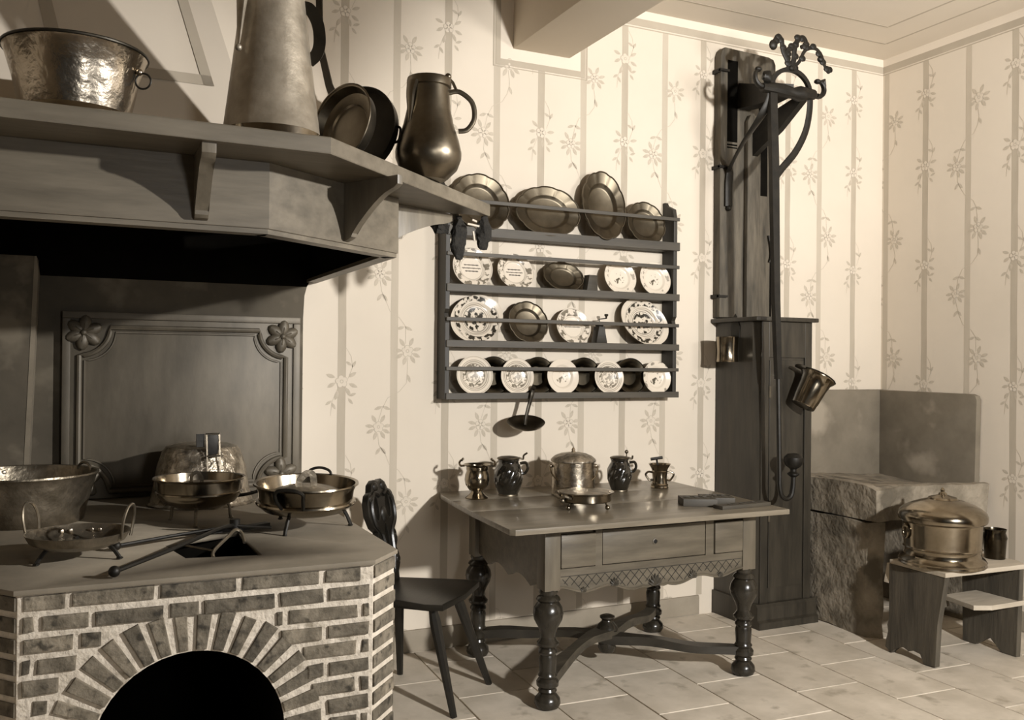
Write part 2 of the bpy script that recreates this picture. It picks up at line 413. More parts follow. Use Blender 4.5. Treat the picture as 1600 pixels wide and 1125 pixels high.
def put_vine(side, a, z0):
    b_ = vb[side]; loc, rz = wall_frame(side, a, 0, .0009)
    b_.M = Matrix.Translation(loc) @ Matrix.Rotation(rz, 4, 'Z')
    J = lambda v: v+random.uniform(-.006, .006)
    path = [(.06, z0-.03), (.068, z0-.10), (.06, z0-.15), (.03, z0-.19), (-.03, z0-.22), (-.055, z0-.27), (-.07, z0-.33)]
    path2 = [(-.072, z0-.385), (-.066, z0-.44), (-.045, z0-.48), (-.02, z0-.53), (.03, z0-.56), (.05, z0-.60), (.06, z0-.68)]
    b_.use(vinep)
    for p in (path, path2): line2(b_, [(J(x), z) for x, z in p], .0022)
    b_.use(leafp)
    for x, z, a_ in ((-.055, z0-.26, 200), (-.055, z0-.26, -20), (-.062, z0-.45, 235), (-.062, z0-.45, -50), (.05, z0-.60, 200), (.05, z0-.60, -25), (.066, z0-.11, -70)):
        leaf_poly(b_, x, z, rad(a_), .042, .016)
def put_sprig(side, a, z):
    b_ = vb[side]; loc, rz = wall_frame(side, a, 0, .0009)
    b_.M = Matrix.Translation(loc) @ Matrix.Rotation(rz, 4, 'Z')
    b_.use(vinep); line2(b_, [(.03, z+.02), (.05, z+.07), (.045, z+.12), (.02, z+.16)], .002); line2(b_, [(-.02, z-.03), (-.045, z-.09), (-.05, z-.15)], .002)
    b_.use(leafp)
    for x, zz, a_ in ((.048, z+.07, 60), (.048, z+.08, 150), (-.045, z-.08, 215), (-.045, z-.09, -60), (.03, z-.07, -50), (.035, z-.06, 20)): leaf_poly(b_, x, zz, rad(a_), .036, .014)
for side, st in (('back', STRIPE_BACK), ('right', STRIPE_RIGHT)):
    for a, k in st:
        stripe(side, a, k)
        sg = 1 if side == 'back' else -1
        if k:
            for z in (2.97, 2.535, 1.957, 1.27, .78):
                flower(side, a, z+random.uniform(-.01, .01), 'stripe')
                put_sprig(side, a, z)
        else:
            for z in (2.85, 2.135, 1.42, .71):
                flower(side, a+sg*.065, z, 'vine'); put_vine(side, a, z)
                if z > .8: flower(side, a-sg*.073, z-.355, 'vine')
for side, p in (('back', wb), ('right', wr)): vb[side].obj('painted_vine', None, p, smooth=0, kind='stuff')
def strip(x0, x1, z0, z1, m_, e=.0008, side='back', name='painted_band'):
    b_ = B()
    if side == 'back': b_.box(x0, x1, -e, .0, z0, z1)
    else: b_.box(-e, 0, x0, x1, z0, z1)
    o = b_.obj(name, m_, wb if side == 'back' else wr, smooth=0); return o
# frieze: cream strip, grey band and a thin line; it drops round the beam
for x0, x1 in ((-5.3, -2.583), (-2.105, 0)):
    strip(x0, x1, 3.205, 3.25, cream, .0016); strip(x0, x1, 3.166, 3.205, band, .002); strip(x0, x1, 3.153, 3.158, band, .002)
strip(-5.5, 0, 3.205, 3.25, cream, .0016, 'right'); strip(-5.5, 0, 3.166, 3.205, band, .002, 'right'); strip(-5.5, 0, 3.153, 3.158, band, .002, 'right')
strip(-2.583, -2.13, 2.872, 3.25, cream, .0014); strip(-2.608, -2.583, 2.842, 3.2, band, .0022); strip(-2.13, -2.105, 2.842, 3.2, band, .0022)
strip(-2.583, -2.13, 2.842, 2.872, band, .0022); strip(-2.621, -2.092, 2.831, 2.835, band, .0022)
strip(-2.623, -2.619, 2.831, 3.16, band, .0022); strip(-2.094, -2.09, 2.831, 3.16, band, .0022)
for off in (.212, .412):
    b_ = B(); y1 = -off
    b_.box(-2.19, -off, -off-.006, -off+.006, 3.2488, 3.25); b_.box(-off-.006, -off+.006, -6.2, -off-.006, 3.2488, 3.25)
    b_.box(-5.3, -2.52, -off-.006, -off+.006, 3.2488, 3.25)
    b_.obj('painted_line', band, ce, smooth=0)

# ------------------------------------------------------------------ sooty plaster of the hearth recess
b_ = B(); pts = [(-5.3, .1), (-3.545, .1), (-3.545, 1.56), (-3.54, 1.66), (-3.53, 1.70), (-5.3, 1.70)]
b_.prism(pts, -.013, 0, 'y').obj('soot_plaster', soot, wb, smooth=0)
B().prism([(-5.3, 1.70), (-3.53, 1.70), (-3.512, 1.735), (-3.512, 2.2), (-5.3, 2.2)], -.013, 0, 'y').obj('hood_shade', black, wb, smooth=0)  # black sheet paints the hood's shade on the wall
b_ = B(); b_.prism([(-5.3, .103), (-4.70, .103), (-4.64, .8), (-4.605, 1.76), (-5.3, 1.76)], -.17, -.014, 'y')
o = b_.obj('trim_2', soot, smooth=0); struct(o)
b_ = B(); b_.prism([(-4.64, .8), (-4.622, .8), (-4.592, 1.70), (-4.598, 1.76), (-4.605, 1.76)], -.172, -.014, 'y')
b_.obj('plaster_edge', soot_lit, o, smooth=0)

# ------------------------------------------------------------------ brick hearth
HX0, HX1, HYF, HZ = -4.575, -3.674, -1.555, .8
hearth = thing('brick_hearth', 'brick cooking hearth with an arched fire opening and a smooth stone top', 'hearth', (-4.12, -.8, 0))
HL = Vector((4.12, .8, 0))
def hl(b_): b_.M = Matrix.Translation(HL); return b_
plan = [(-4.575, HYF), (HX1, HYF), (-3.574, -1.44), (-3.574, -.016), (-4.76, -.176), (-4.76, -1.33)]
plan = [(-4.575, HYF), (HX1, HYF), (-3.574, -1.44), (-3.574, -.016), (-4.60, -.016), (-4.60, -.176), (-4.76, -.176), (-4.76, -1.33)]
body = hl(B()).prism(plan, .0, .786, 'z').obj('masonry', mortar, hearth, smooth=0)
AC = (-4.165, .354); AR = .244
ap = [(AC[0]+AR, -.1)]+[(AC[0]+AR*cos(t*PI/20), AC[1]+AR*sin(t*PI/20)) for t in range(21)]+[(AC[0]-AR, -.1)]
cut = hl(B()).prism(ap, -1.7, -.55, 'y').obj('cut', black); cut.location = (-4.12, -.8, 0)
body.data.materials.append(black)
boolean(body, cut)
cut = hl(B()).box(-4.20, -3.955, -1.37, -.98, .50, .9).obj('cut', black); cut.location = (-4.12, -.8, 0)
boolean(body, cut)
for p in body.data.polygons:      # black inside the arch and fire hole
    c = p.center-HL
    if (c.y > -1.53 and AC[0]-AR-.02 < c.x < AC[0]+AR+.02 and c.y < -.5 and c.z < .785): p.material_index = 1
hl(B()).box(-4.24, -3.9, -1.53, -.98, .615, .62).obj('fire_grate', black, hearth, smooth=0)
# stone top slab with its square fire hole
tp = [(-4.583, HYF-.012), (HX1+.004, HYF-.012), (-3.564, -1.446), (-3.564, -.016), (-4.605, -.016), (-4.605, -.176), (-4.78, -.176), (-4.78, -1.32)]
top = hl(B()).prism(tp, .786, .8, 'z', bv=.003).obj('top_slab', slab_m, hearth, smooth=30)
cut = hl(B()); cut.prism([(-4.163, -1.335), (-3.955, -1.375), (-3.962, -.975), (-4.209, -1.094)], .5, .9, 'z'); cut = cut.obj('cut', black); cut.location = (-4.12, -.8, 0)
boolean(top, cut)
def pxX(px): return -4.599+(px-27)*(4.599-3.674)/(588-27)+.0
def X_at(px):   # column on the front face, measured across the face
    az = YAW+math.atan((px-800)/FPX); return -4.437+math.tan(az)*(4.1+HYF)
def brick(x0, x1, z0, z1, y=HYF):
    b_ = B(); d = random.uniform(.004, .009); yy = y-d; h = [random.uniform(-.0022, .0022) for _ in range(8)]
    pts = [(x0+h[0], z0+h[1]), (x1+h[2], z0+h[3]), (x1+h[4], z1+h[5]), (x0+h[6], z1+h[7])]
    hl(b_).prism(pts, yy, y+.02, 'y', bv=.005).obj('brick', brick_m, hearth, smooth=0)
ZT = .787; PZ = .0523
rows = [[27, 112, 250, 378, 507, 570, 588], [63, 148, 265, 319, 437, 513], [125, 'a', 'b', 450, 567], [57, 'a', 'b', 440, 511], ['a', 'b', 473, 565],
        [50, 'a', 'b', 481, 514], ['a', 'b', 488, 564], [60, 'a', 'b', 513], ['a', 'b', 566], [55, 'a', 'b', 520], ['a', 'b', 560], [60, 'a', 'b', 520], ['a', 'b', 560], [50, 'a', 'b', 515]]
gm = .0085
for i, rw in enumerate(rows):
    z1 = ZT-.006-i*PZ; z0 = z1-PZ+.0165
    if z0 < 0: z0 = .004
    zm = z0+.008; xs = [HX0+.004]; segs = []
    hw = (math.sqrt(max(0, (AR+.118)**2-(zm-AC[1])**2)) if zm > AC[1] else AR+.118)
    if zm-AC[1] > AR+.12: hw = 0
    left = [v for v in rw if isinstance(v, (int, float)) and v < 300]; right = [v for v in rw if isinstance(v, (int, float)) and v >= 300]
    L_, R_ = HX0+.004, HX1-.002
    if hw and 'a' in rw:
        e = [L_]+[X_at(v) for v in left]+[AC[0]-hw]; segs += list(zip(e, e[1:]))
        e = [AC[0]+hw]+[X_at(v) for v in right]+[R_]; segs += list(zip(e, e[1:]))
    else:
        e = [L_]+[X_at(v) for v in left+right if 27 < v < 588]+[R_]; segs += list(zip(e, e[1:]))
    for a, b2 in segs:
        if b2-a > .03: brick(a+gm, b2-gm, z0, z1)
    # chamfer and side bricks
    def cb(p, q, n):
        px, py = p; qx, qy = q; d = Vector((qx-px, qy-py)).normalized(); nn = Vector(n)*random.uniform(.003, .007)
        b_ = hl(B()); b_.prism([(px+d.x*.004+nn.x, py+d.y*.004+nn.y), (qx-d.x*.004+nn.x, qy-d.y*.004+nn.y), (qx-d.x*.004-n[0]*.02, qy-d.y*.004-n[1]*.02), (px+d.x*.004-n[0]*.02, py+d.y*.004-n[1]*.02)], z0, z1, 'z', bv=.003)
        b_.obj('brick', brick_m, hearth, smooth=0)
    cb((HX1, HYF), (-3.574, -1.44), (.754, -.657)); cb((-4.66, -1.453), (-4.575, HYF), (-.77, -.64))
    if i % 2: cb((-4.757, -1.335), (-4.66, -1.453), (-.77, -.64))
    y = -1.44
    while y < -.2:
        ln = .2 if (i+int(y*7)) % 2 else .11; cb((-3.574, y), (-3.574, min(y+ln, -.05)), (1, 0)); y += ln+.012
# voussoirs of the arch
NV = 17
for k in range(NV+1):
    a0 = -.02+(PI+.04)*k/(NV+1); a1 = a0+(PI+.04)/(NV+1); gp = .021 if k % 3 else .026
    ri, ro = AR+.004, AR+.108+random.uniform(-.008, .006)
    ro = min(ro, (.694-AC[1])/max(.3, sin((a0+a1)/2)))
    d0 = gp/2/ri*.8; d1 = gp/2/ro*1.1
    pts = [(AC[0]+ri*cos(a0+d0), AC[1]+ri*sin(a0+d0)), (AC[0]+ro*cos(a0+d1), AC[1]+ro*sin(a0+d1)), (AC[0]+ro*cos(a1-d1), AC[1]+ro*sin(a1-d1)), (AC[0]+ri*cos(a1-d0), AC[1]+ri*sin(a1-d0))]
    hl(B()).prism(pts, HYF-random.uniform(.005, .009), HYF+.02, 'y', bv=.003).obj('brick', brick_m, hearth, smooth=0)
for k in range(6):
    for sx in (-1, 1):
        z1 = AC[1]-.018-k*.058; x0, x1 = sorted((AC[0]+sx*(AR+.005), AC[0]+sx*(AR+.1)))
        if z1 > .06: brick(x0, x1, z1-.044, z1)

# ------------------------------------------------------------------ cast fireback
fb = thing('fireback', 'large iron fireback panel with moulded frame and corner rosettes behind the hearth', 'fireback', (-4.037, -.03, .8))
fl_ = lambda b_: b_
x0, x1, z1 = -.473, .473, .76
B().box(x0, x1, -.008, .012, .002, z1, .003).obj('panel', castiron, fb)
fr = B()
for a in ((x0, x1, z1-.028, z1), (x0, x0+.03, .002, z1-.028), (x1-.03, x1, .002, z1-.028)): fr.box(a[0], a[1], -.02, -.008, a[2], a[3], .004)
fr.obj('frame', castiron, fb)
ins = .062; R_ = .115
def concave(x0, x1, z0, z1, R):
    p = []
    for cx_, cz, a0 in ((x0, z1, 0), (x1, z1, -PI/2), (x1, z0, PI), (x0, z0, PI/2)):
        s_ = [0, -PI/2, PI, PI/2].index(a0) if 0 else 0
    def q(cx_, cz, a0, a1): return [(cx_+R*cos(a0+(a1-a0)*i/10), cz+R*sin(a0+(a1-a0)*i/10)) for i in range(11)]
    p += q(x0, z1, -PI/2, 0); p += q(x1, z1, PI, 1.5*PI); p += q(x1, z0, PI/2, PI); p += q(x0, z0, 0, PI/2); return p
cp = concave(x0+ins, x1-ins, .03, z1-ins, R_)
B().tube([(x, -.012, z) for x, z in cp], .011, 8, closed=True, up=(0, 1, 0)).obj('moulding', castiron, fb)
cp = concave(x0+ins+.02, x1-ins-.02, .05, z1-ins-.02, R_)
B().tube([(x, -.01, z) for x, z in cp], .005, 6, closed=True, up=(0, 1, 0)).obj('moulding', castiron, fb)
for sx in (-1, 1):
    for cz in (z1-.085, .075):
        b_ = B(); cx_ = sx*(x1-.078)
        n = 6 if cz > .2 else 5
        for k in range(n):
            t = 2*PI*k/n+.4; L2 = .062
            b_.M = Matrix.Translation((cx_+.034*cos(t), -.016, cz+.034*sin(t))) @ Matrix.Rotation(-t, 4, 'Y')
            b_.ball((0, 0, 0), .040, (1, .5, .62), 10, 6)
            b_.tube([(-.03, -.014, 0), (0, -.018, 0), (.03, -.008, 0)], .0035, 5)
            b_.M = Matrix.Translation((cx_+.052*cos(t), -.018, cz+.052*sin(t))); b_.ball((0, 0, .006), .014, (1, .7, 1), 8, 5)
        b_.M = Matrix.Translation((cx_, -.03, cz)); b_.ball((0, 0, 0), .013, u=10, v=6)
        b_.obj('rosette', castiron, fb)

# ------------------------------------------------------------------ chimney hood with its mantel shelf
hood = thing('chimney_hood', 'panelled wooden chimney hood over the hearth with mantel shelf, curved brackets and painted flue', 'chimney hood', (-4.1, -.8, 1.735))
HO = Matrix.Translation((4.1, .8, -1.735))
def ho(): b_ = B(); b_.M = HO.copy(); return b_
ZB, ZS = 1.735, 1.92
def vslab(p, q, z0, z1, th, name, m_, side=1, bv=.002):
    p, q = Vector(p), Vector(q); d = (q-p).normalized(); n = Vector((-d.y, d.x))*th*side
    return ho().prism([tuple(p), tuple(q), tuple(q+n), tuple(p+n)], z0, z1, 'z', bv=bv).obj(name, m_, hood, smooth=0)
vslab((-5.28, -1.52), (-3.971, -1.52), ZB, ZS, .03, 'fascia_board', hoodw)
vslab((-3.971, -1.52), (-3.475, -1.15), ZB, ZS, .03, 'fascia_board', hoodw)
vslab((-3.475, -1.15), (-3.475, -.002), ZB, ZS, .03, 'side_board', hoodw)
# lower rim and black sheets that paint the shade inside the hood
rim = ho()
for p, q in (((-5.28, -1.515), (-3.973, -1.515)), ((-3.973, -1.515), (-3.48, -1.147)), ((-3.48, -1.147), (-3.48, -.002))):
    p, q = Vector(p), Vector(q); d = (q-p).normalized(); n = Vector((-d.y, d.x))*.05
    rim.prism([tuple(p), tuple(q), tuple(q+n), tuple(p+n)], ZB-.014, ZB, 'z')
rim.obj('bottom_rim', hoodw, hood, smooth=0)
ho().box(-5.28, -3.99, -1.484, -1.475, ZB+.004, 1.915).obj('shade_lining', black, hood, smooth=0)
ho().box(-3.515, -3.508, -1.1, -.02, ZB+.004, 1.915).obj('shade_lining', black, hood, smooth=0)
# mantel shelf board
sh = [(-5.28, -1.735), (-3.844, -1.70), (-3.052, -.955), (-3.43, -.955), (-3.43, -.86), (-3.6, -.6), (-5.28, -.6)]
ho().prism(sh, ZS, 1.966, 'z', bv=.004).obj('mantel_shelf', hoodw, hood, smooth=0)
ho().box(-5.28, -3.51, -1.0, -.02, 2.0, 2.02).obj('shade_lining', black, hood, smooth=0)  # added black lid that keeps the hood inside dark
# curved brackets
def bracket(o0, dirn, depth, h, th, name='bracket'):
    """board standing out along dirn from point o0 (x,y) under the shelf; profile (d,z from shelf)"""
    prof = [(0, 0), (depth, 0), (depth, -.026), (depth*.93, -.036), (depth*.85, -.042)]
    prof += [(depth*(.85-.68*t), -.042-(h-.065)*(t**1.35)) for t in (.12, .25, .4, .55, .7, .85, 1)]
    prof += [(depth*.16, -h+.012), (.02, -h+.004), (0, -h)]
    b_ = ho(); d = Vector((*dirn, 0)).normalized(); n = Vector((-d.y, d.x, 0))
    F = Matrix(((d.x, n.x, 0, o0[0]), (d.y, n.y, 0, o0[1]), (0, 0, 1, ZS), (0, 0, 0, 1)))
    b_.M = HO @ F
    b_.prism(prof, -th/2, th/2, 'y', bv=.002); return b_.obj(name, hoodwz, hood, smooth=25)
bracket((-4.152, -1.52), (0, -1), .17, .175, .036)
bracket((-3.70, -1.318), (.45, -.89), .235, .18, .022)
bracket((-3.475, -1.05), (1, .45), .30, .13, .024)
# flue above the shelf: front, chamfer and side of the tapering plaster hood
def lin(p, q, z): t = (z-p[2])/(q[2]-p[2]); return Vector((p[0]+(q[0]-p[0])*t, p[1]+(q[1]-p[1])*t, z))
A1, A2 = (-4.083, -1.23, 2.205), (-4.095, -1.07, 2.515)
import functools
def at(x, y, ax, v):
    d = rr*(x-800)/FPX-uu*(y-562.5)/FPX+fw; C = Vector((-4.437, -4.1, 1.370)); t = (v-C[ax])/d[ax]; return C+d*t
TA = [(-3.948, -1.279), (-4.073, -.990)]; TB = [(-3.550, -.931), (-3.663, -.72)]
zt0, zt1 = 1.966, 2.56
def P2(T, z): t = (z-zt0)/(zt1-zt0); return (T[0][0]+(T[1][0]-T[0][0])*t, T[0][1]+(T[1][1]-T[0][1])*t, z)
def LX(z): t = (z-zt0)/(zt1-zt0); return (-5.28, -1.279+.289*t, z)
ZF = 3.25
def DX(z): p = P2(TB, z); return (p[0], -.001, z)
b_ = ho(); vs = {}
for nme, f in (('L', LX), ('A', lambda z: P2(TA, z)), ('B', lambda z: P2(TB, z)), ('D', DX)):
    vs[nme] = [b_._v(f(1.966)), b_._v(f(ZF))]
for a, c in (('L', 'A'), ('A', 'B'), ('B', 'D')): b_._f([vs[a][0], vs[c][0], vs[c][1], vs[a][1]])
b_.obj('flue', wall_paint, hood, smooth=0)
# painted border bands on the flue
def bandq(f0, f1, name='painted_band'):
    b_ = ho(); q = [f0[0], f0[1], f1[1], f1[0]]
    n = (Vector(f0[1])-Vector(f0[0])).cross(Vector(f1[0])-Vector(f0[0])).normalized()
    if n.y > 0: n = -n
    b_._f([b_._v(Vector(p)+n*.002) for p in q]); b_.obj(name, band, hood, smooth=0)
def onface(FA, FB, s, z):      # s metres from FA's edge towards FB
    a, c = Vector(FA(z)), Vector(FB(z)); d = (c-a).normalized(); return a+d*s
fA = lambda z: P2(TA, z); fB = lambda z: P2(TB, z)
za = 2.213
bandq((onface(fA, LX, .108, za), onface(fA, LX, .108, ZF)), (onface(fA, LX, .076, za), onface(fA, LX, .076, ZF)))
bandq((onface(fA, LX, .076, za), onface(fA, LX, .52, za)), (onface(fA, LX, .076, za+.036), onface(fA, LX, .52, za+.036)))
bandq((onface(fA, fB, .08, za), onface(fA, fB, .08, ZF)), (onface(fA, fB, .105, za), onface(fA, fB, .105, ZF)))
bandq((onface(fB, fA, .055, za), onface(fB, fA, .055, ZF)), (onface(fB, fA, .02, za), onface(fB, fA, .02, ZF)))
bandq((onface(fA, LX, .52, za), onface(fA, LX, .52, ZF)), (onface(fA, LX, .482, za), onface(fA, LX, .482, ZF)))

# ------------------------------------------------------------------ things on the mantel shelf
ZM = 1.967
# hammered brass basin
t = thing('brass_basin', 'wide hammered brass basin with flared rim and ring handle on the mantel shelf', 'basin', (-4.458, -1.5, ZM))
B().lathe([(0, .0), (.130, 0), (.134, .004), (.130, .03), (.131, .033), (.147, .11), (.167, .178), (.172, .184), (.172, .19), (.165, .19), (.145, .11), (.126, .034), (0, .03)], 56).obj('bowl', hammered, t)
B().lathe([(.131, .001), (.1365, .001), (.1325, .030), (.1305, .033)], 56, caps=False).obj('foot_band', brass, t)
B().tube([(.1712*cos(a), .1712*sin(a), .187) for a in [2*PI*i/48 for i in range(48)]], .0045, 8, closed=True).obj('rim', darkpan, t)
hx = Vector((.155*cos(.28), -.155*sin(.28)*1, .118))
b_ = B(); b_.M = Matrix.Rotation(-.45, 4, 'Z'); b_.ball((.163, 0, .140), .009); b_.obj('lug', hammered, t)
b_ = B(); b_.M = Matrix.Rotation(-.45, 4, 'Z') @ Matrix.Translation((.173, 0, .117)); b_.tube(arc((0, 0, 0), .02, 0, 2*PI, 20, 'y')[:-1], .0026, 6, closed=True, up=(0, 1, 0)); b_.obj('ring', iron, t)

# tall conical can
t = thing('tall_can', 'tall conical zinc water can with strap handle, tallest vessel on the mantel shelf', 'can', (-3.962, -1.5, ZM))
B().lathe([(0, 0), (.137, 0), (.1375, .004), (.134, .034), (.1325, .036), (.117, .16), (.10, .30), (.085, .44), (.079, .50), (.083, .502), (.083, .52), (.075, .52), (.07, .44), (.11, .06), (0, .04)], 56).obj('body', zinc, t)
B().lathe([(.134, .001), (.1392, .001), (.1365, .034), (.133, .036)], 56, caps=False).obj('foot_band', brass, t)
b_ = B(); b_.M = Matrix.Rotation(rad(-82-25), 4, 'Z') @ Matrix.Rotation(0, 4, 'Z')
sp = [(.084, 0, .52), (.118, 0, .48), (.112, 0, .40), (.119, 0, .30), (.118, 0, .262)]
b_.M = Matrix.Rotation(rad(-148), 4, 'Z')
b_.tube(curve_b([(.090, 0, .535), (.102, 0, .46), (.112, 0, .36), (.1205, 0, .255)], 6), [.042-.038*i/18 for i in range(19)], 12, flat=.55, up=(0, 0, 1)); b_.ball((.121, 0, .245), .0095)
b_.obj('spout', zinc, t)
b_ = B(); b_.M = Matrix.Rotation(rad(-22), 4, 'Z')
b_.bar(curve_b([(.083, 0, .395), (.102, 0, .39), (.124, 0, .35), (.130, 0, .30), (.122, 0, .265), (.100, 0, .242)], 6), .034, .0035, up=(0, 1, 0)); b_.obj('handle', darkpan, t)

# black long-handled pan leaning on the flue, a copper dish standing in front of it
t = thing('long_handled_pan', 'black iron pan on edge with long handle rising behind the tall can', 'pan', (-3.625, -1.15, ZM+.003), rot=(rad(79), 0, rad(-50)))
T = Matrix.Translation((0, .157, 0)) @ Matrix.Diagonal((1.1, 1.1, 1, 1))
def lp(): b_ = B(); b_.M = T.copy(); return b_
lp().lathe([(0, 0), (.128, 0), (.136, .006), (.141, .04), (.138, .04), (.132, .008), (0, .004)], 56).obj('body', darkpan, t)
b_ = lp(); b_.bar([(-.085, .10, .03), (-.13, .17, .02), (-.20, .32, .0), (-.28, .62, -.04)], [.03, .024, .022, .024], .006, up=(0, 0, 1)); b_.obj('handle', darkpan, t)
b_ = lp(); b_.tube(curve_b([(.136, -.045, .02), (.149, -.04, .02), (.152, -.02, .02), (.149, 0, .02), (.136, .005, .02)], 5), .004, 7); b_.obj('side_ring', darkpan, t)
t = thing('copper_dish', 'deep copper dish with ringed bottom leaning in front of the black long-handled pan', 'dish', (-3.70, -1.30, ZM+.003), rot=(rad(79), 0, rad(-62)))
T = Matrix.Translation((0, .130, 0))
lp().lathe([(0, 0), (.108, 0), (.118, .010), (.126, .045), (.130, .048)], 56, caps=False).obj('side', darkpan, t)
lp().lathe([(0, .008), (.055, .010), (.075, .007), (.080, .012), (.100, .010), (.114, .016), (.124, .045), (.1305, .0485)], 56, caps=False).obj('inside', copper, t)
b_ = lp(); b_.tube([(.1305*cos(2*PI*i/48), .1305*sin(2*PI*i/48), .0485) for i in range(48)], .0028, 6, closed=True); b_.obj('rim', copper, t)

# pewter flagon
t = thing('wine_flagon', 'pear-shaped dull metal flagon with flat lid and curved handle at the shelf end', 'flagon', (-3.414, -1.27, ZM))
B().lathe([(0, 0), (.058, 0), (.066, .006), (.095, .035), (.108, .07), (.109, .09), (.10, .13), (.083, .18), (.072, .23), (.067, .29), (.066, .325), (0, .325)], 48).obj('body', copper, t)
B().lathe([(.069, .302), (.073, .305), (.073, .325), (.071, .332), (0, .335)], 40).obj('lid', copper, t)
b_ = B(); b_.M = Matrix.Rotation(rad(200), 4, 'Z'); b_.tube(curve_b([(.066, 0, .31), (.076, 0, .27), (.078, 0, .22), (.083, 0, .175)], 5), [.028-.022*i/15 for i in range(16)], 10, flat=.5, up=(0, 0, 1)); b_.obj('spout', copper, t)
b_ = B(); b_.M = Matrix.Rotation(rad(-18), 4, 'Z'); b_.tube(curve_b([(.064, 0, .29), (.10, 0, .295), (.142, 0, .262), (.15, 0, .21), (.128, 0, .172), (.098, 0, .165)], 6), .0085, 8, flat=.55, up=(0, 1, 0)); b_.obj('handle', copper, t)
b_ = B(); b_.M = Matrix.Rotation(rad(-18), 4, 'Z'); b_.ball((.062, 0, .344), .011); b_.tube([(.064, 0, .338), (.078, 0, .325), (.092, 0, .296)], .005, 6); b_.obj('thumb_piece', copper, t)

# dark bundles hung under the shelf end
t = thing('hanging_bundle', 'dark lumpy bundles tied with a light clasp, hanging under the mantel shelf end', 'bundle', (-3.13, -.93, ZS))
for (x, y, z, a, h) in ((-.03, 0.02, -.085, .030, .078), (.06, -.01, -.062, .028, .062), (-.10, .03, -.04, .035, .035)):
    b_ = B(); b_.ball((x, y, z), 1, (a, a*.9, h), 14, 10); b_.noise(.016, 45, x*9); b_.tube([(x, y, z+h*.7), (x, y, .0)], .012, 6); b_.obj('bundle', yarn, t)
B().tube([(-.015, -.03, -.035), (.03, -.035, -.042)], .0042, 6).tube([(.005, -.028, -.018), (.022, -.03, -.025)], .0042, 6).tube([(.012, -.02, -.06), (.018, -.02, -.095)], .004, 6).obj('clasp', bonem, t)

# ------------------------------------------------------------------ pots on the hearth
def fan_feet(t, n, R0, R1, h0, a0, m_, r=.006, dx=0):
    for k in range(n):
        a = a0+2*PI*k/n; b_ = B()
        b_.tube(curve_b([(R0*.8*cos(a), R0*.8*sin(a), h0), (R0*cos(a), R0*sin(a), h0*.72), (R1*cos(a), R1*sin(a), h0*.25), (R1*1.03*cos(a), R1*1.03*sin(a), .004)], 5), r, 7)
        b_.ball((R1*1.03*cos(a), R1*1.03*sin(a), .005), .008, (1.2, 1.2, .55), 8, 5); b_.obj('leg', m_, t)
# big kettle
t = thing('copper_kettle', 'large open copper kettle with riveted ears at the left end of the hearth', 'kettle', (-4.615, -.49, .8))
B().lathe([(0, 0), (.186, 0), (.19, .004), (.20, .05), (.222, .13), (.232, .160), (.239, .166), (.238, .172), (.230, .170), (.215, .12), (.185, .008), (0, .006)], 64).obj('body', oldpan, t)
for a in (rad(32), rad(212)):
    b_ = B(); b_.M = Matrix.Rotation(a, 4, 'Z') @ Matrix.Translation((.225, 0, .16)); b_.tube(arc((0, 0, .0), .04, 0, PI, 12, 'x', .65), .0055, 7); b_.obj('ear', oldpan, t)
for a in (110, 124):
    b_ = B(); b_.M = Matrix.Rotation(rad(a), 4, 'Z'); b_.ball((.2245, 0, .148), .010, (.35, 1, 1), 10, 6); b_.obj('rivet', tinlight, t)
# small footed pan with two upright handles
t = thing('handled_pan', 'shallow pan with two tall upright loop handles, nearest vessel at the hearth left corner', 'pan', (-4.442, -1.223, .8))
B().lathe([(0, .032), (.09, .036), (.125, .052), (.137, .074), (.1385, .0775), (.135, .0775), (.12, .058), (.085, .043), (0, .039)], 56).obj('bowl', oldpan, t)
fan_feet(t, 3, .10, .118, .045, rad(-28), iron)
for a in (rad(150), rad(-25)):
    b_ = B(); b_.M = Matrix.Rotation(a, 4, 'Z') @ Matrix.Translation((.134, 0, .062)) @ Matrix.Rotation(rad(10), 4, 'Y')
    b_.tube(curve_b([(.002, -.030, 0), (0, -.036, .05), (0, -.024, .085), (0, 0, .096), (0, .024, .085), (0, .036, .05), (.002, .030, 0)], 5), .0042, 7); b_.obj('handle', iron_l, t)
for a in (60, 72, 100, 112):
    b_ = B(); b_.M = Matrix.Rotation(rad(a), 4, 'Z'); b_.ball((.115, 0, .062), .006, (.5, 1, 1), 8, 5); b_.obj('rivet', tinlight, t)
# middle footed chafing pan
t = thing('chafing_pan', 'footed brass chafing pan with small lid grip standing before the embossed bucket', 'chafing pan', (-4.06, -.741, .8))
B().lathe([(0, .052), (.08, .056), (.12, .075), (.138, .098), (.141, .105), (.146, .107), (.146, .112), (.142, .114), (.147, .15), (.156, .157), (.154, .16), (.146, .158), (.138, .118), (0, .108)], 64).obj('bowl', brass, t)
B().lathe([(.132, .122), (.128, .128), (.09, .137), (.045, .141), (0, .143)], 48, caps=False).obj('lid', tinlight, t)
b_ = B(); b_.bar(curve_b([(-.03, -.02, .138), (-.03, -.02, .165), (-.012, -.02, .178), (.004, -.02, .16), (.004, -.02, .138)], 4), .012, .004, up=(0, 1, 0)); b_.obj('grip', brass, t)
fan_feet(t, 3, .11, .115, .07, rad(-102), iron_l)
B().tube(curve_b([(.13, .01, .085), (.18, .02, .09), (.26, .05, .105), (.34, .06, .10)], 4), .006, 8).obj('long_handle', iron, t)
